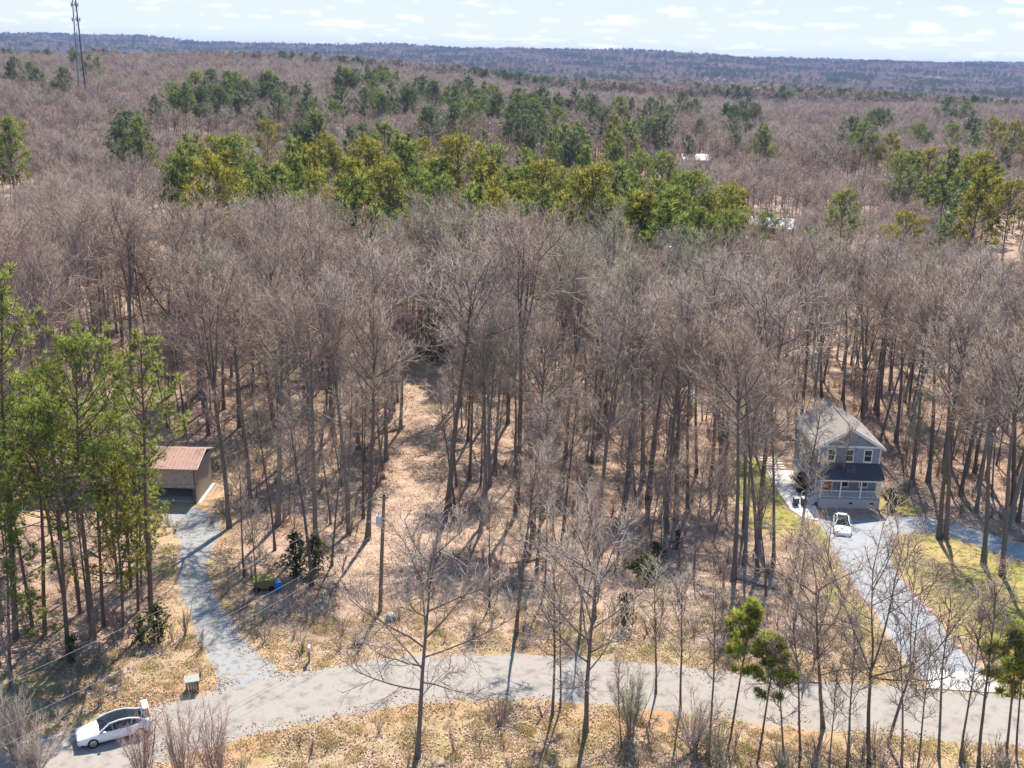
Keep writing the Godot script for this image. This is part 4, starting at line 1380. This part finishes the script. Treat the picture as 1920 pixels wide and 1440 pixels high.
func plant_pines() -> void:
	for p in PINES:
		var f: int = p[4]
		var kit: Dictionary = pine_kits[f][rng.randi() % 2]
		var near := Vector2(p[0], p[1])
		var label: String = PINE_FORM[f] + (" in the grove beside the shed driveway" if p[0] < 0 else " by the near road verge")
		place_tree("pine_tree", kit, on_land(p[0], p[1]), p[2], rng.randf() * TAU, p[3], label, "pine tree", label, null, M.needle_young if f == 3 else M.needle_yellow if rng.randf() < 0.25 else null)
	for p in [[-31.0, -81.5, 13.0], [-29.2, -78.0, 8.5]]:
		place_tree("pine_tree", pine_kits[2][rng.randi() % 2], on_land(p[0], p[1]), p[2], rng.randf() * TAU, 0.3, "full young pine with low green boughs before the tan shed", "pine tree", "young pines before the shed", null, M.needle_yellow if rng.randf() < 0.5 else null)
	for k in 12:  # close-grown stems of the same grove
		var p := Vector2(rng.randf_range(-44, -29), rng.randf_range(-92, -66))
		if not is_free(p, 1.0): continue
		var kit: Dictionary = pine_kits[k % 2][rng.randi() % 2]
		place_tree("pine_tree", kit, on_land(p.x, p.y), rng.randf_range(13, 19), rng.randf() * TAU, rng.randf_range(-0.5, 0.5), "lean pine with small crown among the grove beside the shed driveway", "pine tree", "pines of the driveway grove")
	var belt := [[], [], [], []]
	var belt_t := [[], [], [], []]
	for p in FAR_PINES:
		for extra in (5 if p[2] < 27 else 6):
			if extra and rng.randf() < 0.35: continue
			var q := Vector2(p[0], p[1]) + (Vector2(rng.randf_range(-12, 12), rng.randf_range(-14, 14)) if extra else Vector2.ZERO)
			var bright: bool = p[2] < 27
			var k := (2 + rng.randi() % 2) if bright else rng.randi() % 2
			var kit: Dictionary = pine_far_kits[k]
			var label: String
			if extra > 2:  # the smaller pines between, past counting
				belt[k].append(stand(on_land(q.x, q.y), float(p[2]) * rng.randf_range(0.65, 0.95), kit))
				belt_t[k].append(tint() * (1.5 if bright else 1.1))
				continue
			var leaf: Material = M.needle_dark
			if bright: leaf = [M.needle, M.needle, M.needle_yellow][rng.randi() % 3]
			elif rng.randf() < 0.3: leaf = M.needle
			var look: String = ("yellow-green" if leaf == M.needle_yellow else "bright green" if leaf == M.needle else "dark green") + ["", " round-topped", " layered", " round-topped", " conical"][k + 1]
			if bright: label = look + " young pine in the belt %s" % ("near the white-roofed houses" if q.x > 30 else "beyond the clearing" if q.x > -60 else "beyond the shed")
			else: label = look + " tall pine in the far belt %s" % ("before the hazy ridges" if q.x > 90 else "past the young pines" if q.x > -130 else "near the lattice mast")
			place_tree("far_pine", kit, on_land(q.x, q.y), float(p[2]) * (1.12 if bright else 1.0) * (rng.randf_range(0.92, 1.06) if extra == 0 else rng.randf_range(0.72, 1.0)), rng.randf() * TAU, 0.0, label, "pine tree", label, null, leaf)

	var f := stuff("pine_belt", "lesser green pines filling the belts between the tall ones", "forest")
	for k in 4: mass(f, "pine_stand", pine_far_kits[k].joined, belt[k], belt_t[k])

func shrub(h: float, wide: float, stems: int, n3: int, thin: float) -> Geo:
	var g := Geo.new()
	for k in stems:
		var d := side_of(Vector3.UP, rng.randf_range(0.05, wide), rng.randf() * TAU)
		var l := h * rng.randf_range(0.6, 1.0)
		var b := run(Vector3(rng.randf_range(-0.25, 0.25), -0.1, rng.randf_range(-0.25, 0.25)) * h * 0.2, d, l, 5, 0.10, 0.07)
		g.tube(b, taper(thin * 2.6, thin, 6), 3, tone())
		for q in n3:
			var t := lerpf(0.25, 1.0, rng.randf())
			var d3 := (side_of(heading(b, t), rng.randf_range(0.25, 0.75), rng.randf() * TAU) + Vector3.UP * 0.2).normalized()
			var a := along(b, t)
			var l3 := l * rng.randf_range(0.12, 0.32)
			g.spike(a, a + d3 * l3, thin, tone())
			for w in 3:
				var d4 := side_of(d3, rng.randf_range(0.4, 0.8), rng.randf() * TAU)
				g.spike(a + d3 * l3 * (0.3 + 0.2 * w), a + d3 * l3 * (0.3 + 0.2 * w) + d4 * l3 * 0.5, thin * 0.7, tone())
	return g

func evergreen(h: float, wide: float, n: int) -> Dictionary:
	var g := Geo.new()
	var t := Geo.new()
	t.tube(PackedVector3Array([Vector3(0, -0.1, 0), Vector3(0, h * 0.9, 0)]), PackedFloat32Array([h * 0.02, 0.02]), 6, Color.WHITE)
	for k in n:
		var y := rng.randf()
		var a := rng.randf() * TAU
		var r := wide * sin(PI * lerpf(0.22, 0.92, y)) * sqrt(rng.randf()) * (0.75 + 0.5 * sin(a * 2.0 + y * 7.0))
		var d := Vector3(cos(a), 0.5, sin(a)).normalized()
		tuft(g, Vector3(cos(a) * r, h * (0.06 + y * 0.92), sin(a) * r), d, 9, 0.26, 0.045, tone(0.3))
	return {"trunk": t, "crown": g, "h": h}

func plant_shrubs() -> void:
	# big twiggy shrubs at the near verge
	var bush := [[-30.5, -57.2, 5.2, 0, "broad grey twiggy bush beside the nose of the white car"], [-33.2, -58.8, 4.2, 0, "low grey twiggy bush on the verge behind the white car"], [-28.6, -55.6, 4.0, 0, "dense grey twiggy bush on the verge before the white car"], [-21.6, -54.8, 5.6, 1, "reddish many-stemmed bush on the near verge beside the car"], [-19.2, -54.6, 6.4, 1, "tall reddish many-stemmed bush on the near verge"], [-17.4, -55.4, 5.6, 1, "reddish many-stemmed bush nearest the spreading verge tree"], [8.6, -61.4, 5.0, 2, "olive twiggy bush on the near verge beside a forked trunk"], [12.6, -60.0, 4.2, 0, "pale grey twiggy bush on the near verge between two small pines and a trunk"]]
	for b in bush:
		var g := shrub(b[2], [0.75, 0.34, 0.5][b[3]], [26, 20, 22][b[3]], [26, 16, 24][b[3]], 0.013)
		var o := thing("bare_shrub", b[4], "shrub", on_land(b[0], b[1]))
		part(o, "branches", g, [M.twig_grey, M.twig_red, M.twig_olive][b[3]])
	for k in 14:
		var p := Vector2(rng.randf_range(9, 34), rng.randf_range(-60.5, -55.5))
		var o := thing("bare_shrub", "knee-high pale twiggy bush among the thin trees on the near road verge", "shrub", on_land(p.x, p.y), 0.0, "pale twiggy bushes on the near road verge")
		part(o, "branches", shrub(rng.randf_range(1.4, 2.8), 0.7, 14, 12, 0.012), [M.twig_grey, M.twig_brown, M.twig_olive][k % 3])
	# evergreens in the understorey
	var k1 := evergreen(4.0, 1.25, 330)
	var k2 := evergreen(2.2, 1.1, 330)
	var m1 := {"h": 4.0, "trunk": k1.trunk.mesh(M.bark_brown), "crown": k1.crown.mesh(M.cedar)}
	var m2 := {"h": 2.2, "trunk": k2.trunk.mesh(M.bark_brown), "crown": k2.crown.mesh(M.cedar)}
	for c in [[-18.4, -84.5, 6.0, "dark evergreen shrub behind the blue barrel"], [-17.0, -86.0, 5.0, "dark evergreen shrub below the leafless trees past the barrel"], [-26.4, -72.0, 4.4, "dark evergreen shrub at the foot of the drive pines"], [-27.4, -71.2, 3.4, "low dark evergreen shrub in front of the drive pines"], [-31.4, -68.4, 3.2, "low dark evergreen under the pine grove"], [9.6, -76.6, 4.6, "dark evergreen shrub beyond the road in thin woods"], [14.2, -93.0, 3.6, "dark evergreen shrub in leaf litter before the woods"], [12.4, -88.0, 2.6, "small dark evergreen in the thin woods"], [44.6, -115.3, 2.6, "round evergreen shrub at the east corner of the house"], [35.4, -119.2, 2.2, "small evergreen shrub against the west wall of the house"], [35.5, -121.6, 1.8, "low evergreen shrub against the west wall further from the porch"], [17.2, -99.0, 3.0, "dark evergreen shrub between bare trunks"], [-9.6, -164.8, 2.6, "dark evergreen shrub closing the top of the clearing"], [-13.0, -166.4, 2.2, "low dark evergreen across the top of the clearing"]]:
		place_tree("evergreen_shrub", m1 if c[2] > 2.8 else m2, on_land(c[0], c[1]), c[2] * (0.72 if c[2] > 2.8 else 1.0), rng.randf() * TAU, 0.0, c[3], "evergreen shrub", "")
	# brush heap on the lawn
	var heap := Geo.new()
	for k in 220:
		var a := rng.randf() * TAU
		var r := 2.2 * sqrt(rng.randf())
		var p := Vector3(cos(a) * r, rng.randf_range(0.02, 0.5) * (1.0 - r / 2.6), sin(a) * r)
		heap.spike(p, p + Vector3(rng.randf_range(-1, 1), rng.randf_range(-0.1, 0.35), rng.randf_range(-1, 1)) * 0.8, 0.022, tone())
	tag(part(self, "brush_heap", heap, M.twig_brown), "low heap of cut brush lying on the lawn inside the gravel loop", "brush heap").position = on_land(41.6, -95.0)
	# coloured bare trees in the middle distance
	for c in [[-61, -196, 19.0, M.twig_orange, "orange-brown leafless tree at the foot of the young pines"], [-55, -200, 16.0, M.twig_orange, "small rusty bare tree beside the orange-brown one"], [86, -300, 17.0, M.twig_red, "pink-tinged bare tree near the white-roofed house"], [118, -330, 18.0, M.twig_red, "pink-tinged bare tree among the distant young pines"], [-50, -300, 15.0, M.twig_red, "pink-tinged bare tree inside the young pine belt"]]:
		place_tree("coloured_tree", kits[3][rng.randi() % 3], on_land(c[0], c[1]), c[2], rng.randf() * TAU, 0.0, c[4], "bare tree", "", null, c[3])

func scatter() -> void:
	# fallen leaves: patches of curled leaves, laid over the forest floor
	var leaves := []
	for k in 3:
		var g := Geo.new()
		for q in 70:
			var a := rng.randf() * TAU
			var r := 1.0 * sqrt(rng.randf())
			var p := Vector3(cos(a) * r, rng.randf_range(0.015, 0.07), sin(a) * r)
			var u := Vector3(rng.randf_range(-1, 1), rng.randf_range(-0.4, 0.4), rng.randf_range(-1, 1)).normalized() * rng.randf_range(0.04, 0.08)
			var w := u.cross(Vector3.UP).normalized() * u.length() * 0.6
			var c: Color = [Color(0.46, 0.31, 0.21), Color(0.54, 0.39, 0.29), Color(0.36, 0.22, 0.14), Color(0.58, 0.45, 0.34), Color(0.22, 0.14, 0.09)][rng.randi() % 5]
			g.quad(p - u, p + w + Vector3.UP * 0.02, p + u, p - w + Vector3.UP * 0.015, c)
		leaves.append(g.mesh(M.leaf))
	var lists := [[], [], []]
	var tints := [[], [], []]
	var brush := [[], [], [], []]
	var brush_t := [[], [], [], []]
	var tufts := [[], []]
	var tufts_t := [[], []]
	for k in 12000:
		var d := sqrt(lerpf(50.0 * 50.0, 175.0 * 175.0, rng.randf()))
		var p := Vector2(rng.randf_range(-0.6, 0.6) * d, -d)
		if near_line(p, ROAD) < 3.3 - 2.2 * pow(rng.randf(), 6.0) or near_line(p, DRIVE_HOUSE) < 3.4 or near_line(p, DRIVE_LOOP) < 2.8 or near_line(p, DRIVE_SHED) < 1.5: continue
		if inside(p, LAWN_ISLAND) or inside(p, LAWN_WEST) or inside(p, YARD_HOUSE): continue
		if inside(p, [Vector2(-50, -110), Vector2(-30, -110), Vector2(-30, -98), Vector2(-50, -98)]): continue
		var s := rng.randf_range(0.8, 1.5)
		lists[k % 3].append(Transform3D(Basis(Vector3.UP, rng.randf() * TAU) * Basis.from_scale(Vector3(s, s, s)), on_land(p.x, p.y)))
		tints[k % 3].append(tint())
		if k % 6 == 0 and not inside(p, CLEARING) and near_line(p, ROAD) > 5.0:
			var e := rng.randi() % 4
			var s2 := rng.randf_range(0.5, 1.5)
			brush[e].append(Transform3D(Basis(Vector3.UP, rng.randf() * TAU) * Basis.from_scale(Vector3(s2, s2 * rng.randf_range(0.7, 1.4), s2)), on_land(p.x, p.y)))
			brush_t[e].append(tint())
	for k in 5200:
		var p: Vector2
		if k < 3600:
			var q: Vector2 = ROAD[rng.randi() % ROAD.size()]
			p = Vector2(rng.randf_range(-45, 50), rng.randf_range(-84, -50))
			if near_line(p, ROAD) > 12.0 or near_line(p, ROAD) < 3.5: continue
		else:
			p = Vector2(rng.randf_range(26, 55), rng.randf_range(-132, -72))
			if not (inside(p, LAWN_ISLAND) or inside(p, LAWN_WEST) or inside(p, LAWN_STRIP)): continue
		if near_line(p, DRIVE_HOUSE) < 2.8 or near_line(p, DRIVE_SHED) < 1.8: continue
		var e := 0 if k < 3600 and rng.randf() < 0.8 else 1
		var s := rng.randf_range(0.6, 1.3) * (1.0 if k < 3600 else 0.55)
		tufts[e].append(Transform3D(Basis(Vector3.UP, rng.randf() * TAU) * Basis.from_scale(Vector3(s, s, s)), on_land(p.x, p.y)))
		tufts_t[e].append(tint())
	var f := stuff("leaf_litter", "tan and brown fallen leaves covering the forest floor", "leaf litter")
	for k in 3: mass(f, "leaves", leaves[k], lists[k], tints[k])
	f = stuff("brushwood", "thin knee-high brush and seedlings across the forest floor", "brush")
	for k in 4: mass(f, "brush", shrub(1.6, 0.6, 9, 9, 0.009).mesh([M.twig_brown, M.twig_brown, M.twig_red, M.twig_olive][k]), brush[k], brush_t[k])
	f = stuff("dry_grass", "straw-coloured and green grass tufts on verges and lawns", "grass")
	var green := mat(Color(0.24, 0.24, 0.07), 0.9, true)
	for e in 2:
		var g := Geo.new()
		for q in 90:
			var a := rng.randf() * TAU
			var p := Vector3(cos(a), 0, sin(a)) * 0.5 * sqrt(rng.randf())
			g.spike(p, p + Vector3(rng.randf_range(-0.12, 0.12), rng.randf_range(0.12, 0.3), rng.randf_range(-0.12, 0.12)), 0.012, tone())
		mass(f, "tuft", g.mesh([M.dry_grass, green][e]), tufts[e], tufts_t[e])


# ---------- sky ----------
func cloud_cover() -> ImageTexture:
	var w := 4096
	var h := 2048
	var im := Image.create(w, h, false, Image.FORMAT_RGBA8)
	im.fill(Color(1, 1, 1, 0))
	var f := FastNoiseLite.new()
	f.seed = 21
	f.frequency = 1.0
	f.fractal_octaves = 4
	f.noise_type = FastNoiseLite.TYPE_SIMPLEX_SMOOTH
	for y in range(h / 2 - 240, h / 2):
		var el := (h / 2.0 - y) / h * 180.0
		var sy := log(el + 0.7) * 9.0
		for x in w:
			var a := TAU * x / w
			var v := f.get_noise_3d(cos(a) * 17.0, sin(a) * 17.0, sy)
			v += 0.30 * f.get_noise_3d(cos(a) * 4.0 + 40.0, sin(a) * 4.0, sy * 0.3)
			if v > 0.26:
				im.set_pixel(x, y, Color(1, 1, 1, clampf((v - 0.26) * 7.0, 0, 1) * ss(0, 0.5, el)))
	return ImageTexture.create_from_image(im)


func _ready() -> void:
	rng.seed = 20240317
	# camera
	var cam := Camera3D.new()
	cam.name = "camera"
	add_child(cam)
	cam.position = Vector3(0, 43, 0)
	cam.rotation_degrees = Vector3(-16.9, 0, 1.65)
	cam.fov = 39.6
	cam.near = 1.0
	cam.far = 20000.0
	cam.current = true
	# sky and air
	var env := Environment.new()
	env.background_mode = Environment.BG_SKY
	var sky := ProceduralSkyMaterial.new()
	sky.sky_top_color = Color(0.11, 0.24, 0.48).linear_to_srgb()
	sky.sky_horizon_color = Color(0.60, 0.64, 0.66).linear_to_srgb()
	sky.sky_curve = 0.10
	sky.ground_bottom_color = Color(0.22, 0.17, 0.13).linear_to_srgb()
	sky.ground_horizon_color = Color(0.45, 0.42, 0.42).linear_to_srgb()
	sky.sun_angle_max = 8.0
	sky.sky_cover = cloud_cover()
	sky.sky_cover_modulate = Color(0.42, 0.38, 0.34)
	env.sky = Sky.new()
	env.sky.sky_material = sky
	env.tonemap_mode = Environment.TONE_MAPPER_LINEAR
	env.tonemap_exposure = 1.85
	env.fog_enabled = true
	env.fog_density = 0.00008
	env.fog_light_color = Color(0.62, 0.72, 0.95)
	env.sdfgi_enabled = true
	env.ssao_enabled = true
	env.ssil_enabled = true
	var we := WorldEnvironment.new()
	we.name = "environment"
	we.environment = env
	add_child(we)
	# sun: high, ahead of the camera and a little to its right, so that shadows fall towards the viewer
	var sun := DirectionalLight3D.new()
	sun.name = "sun"
	add_child(sun)
	sun.look_at_from_position(Vector3.ZERO, Vector3(-0.10, -0.78, 0.62))
	sun.light_color = Color(1.0, 0.965, 0.91)
	sun.light_energy = 1.6
	sun.light_angular_distance = 0.53
	sun.shadow_enabled = true
	make_materials()
	build_land()
	build_house()
	build_shed()
	build_far_house(on_land(82, -505), 0.12, "distant house with sunlit white metal roof behind bare trees", M.tan_board, 8.0, 13.0, 4.5)
	build_far_house(on_land(75, -320), -0.3, "low distant house with white metal roof half hidden by bare woods", M.wood, 8.0, 16.0, 3.4)
	build_mast()
	make_kits()
	plant_woods()
	plant_pines()
	plant_shrubs()
	build_car(on_land(-25.3, -59.9, 0.05), PI + 0.49, "white sedan with raised boot lid parked on the road edge", true)
	build_car(on_land(36.6, -107.6, 0.04), -PI * 0.5 - 0.25, "white sedan parked on gravel in the shade before the house", false)
	build_pole()
	build_small()
	scatter()
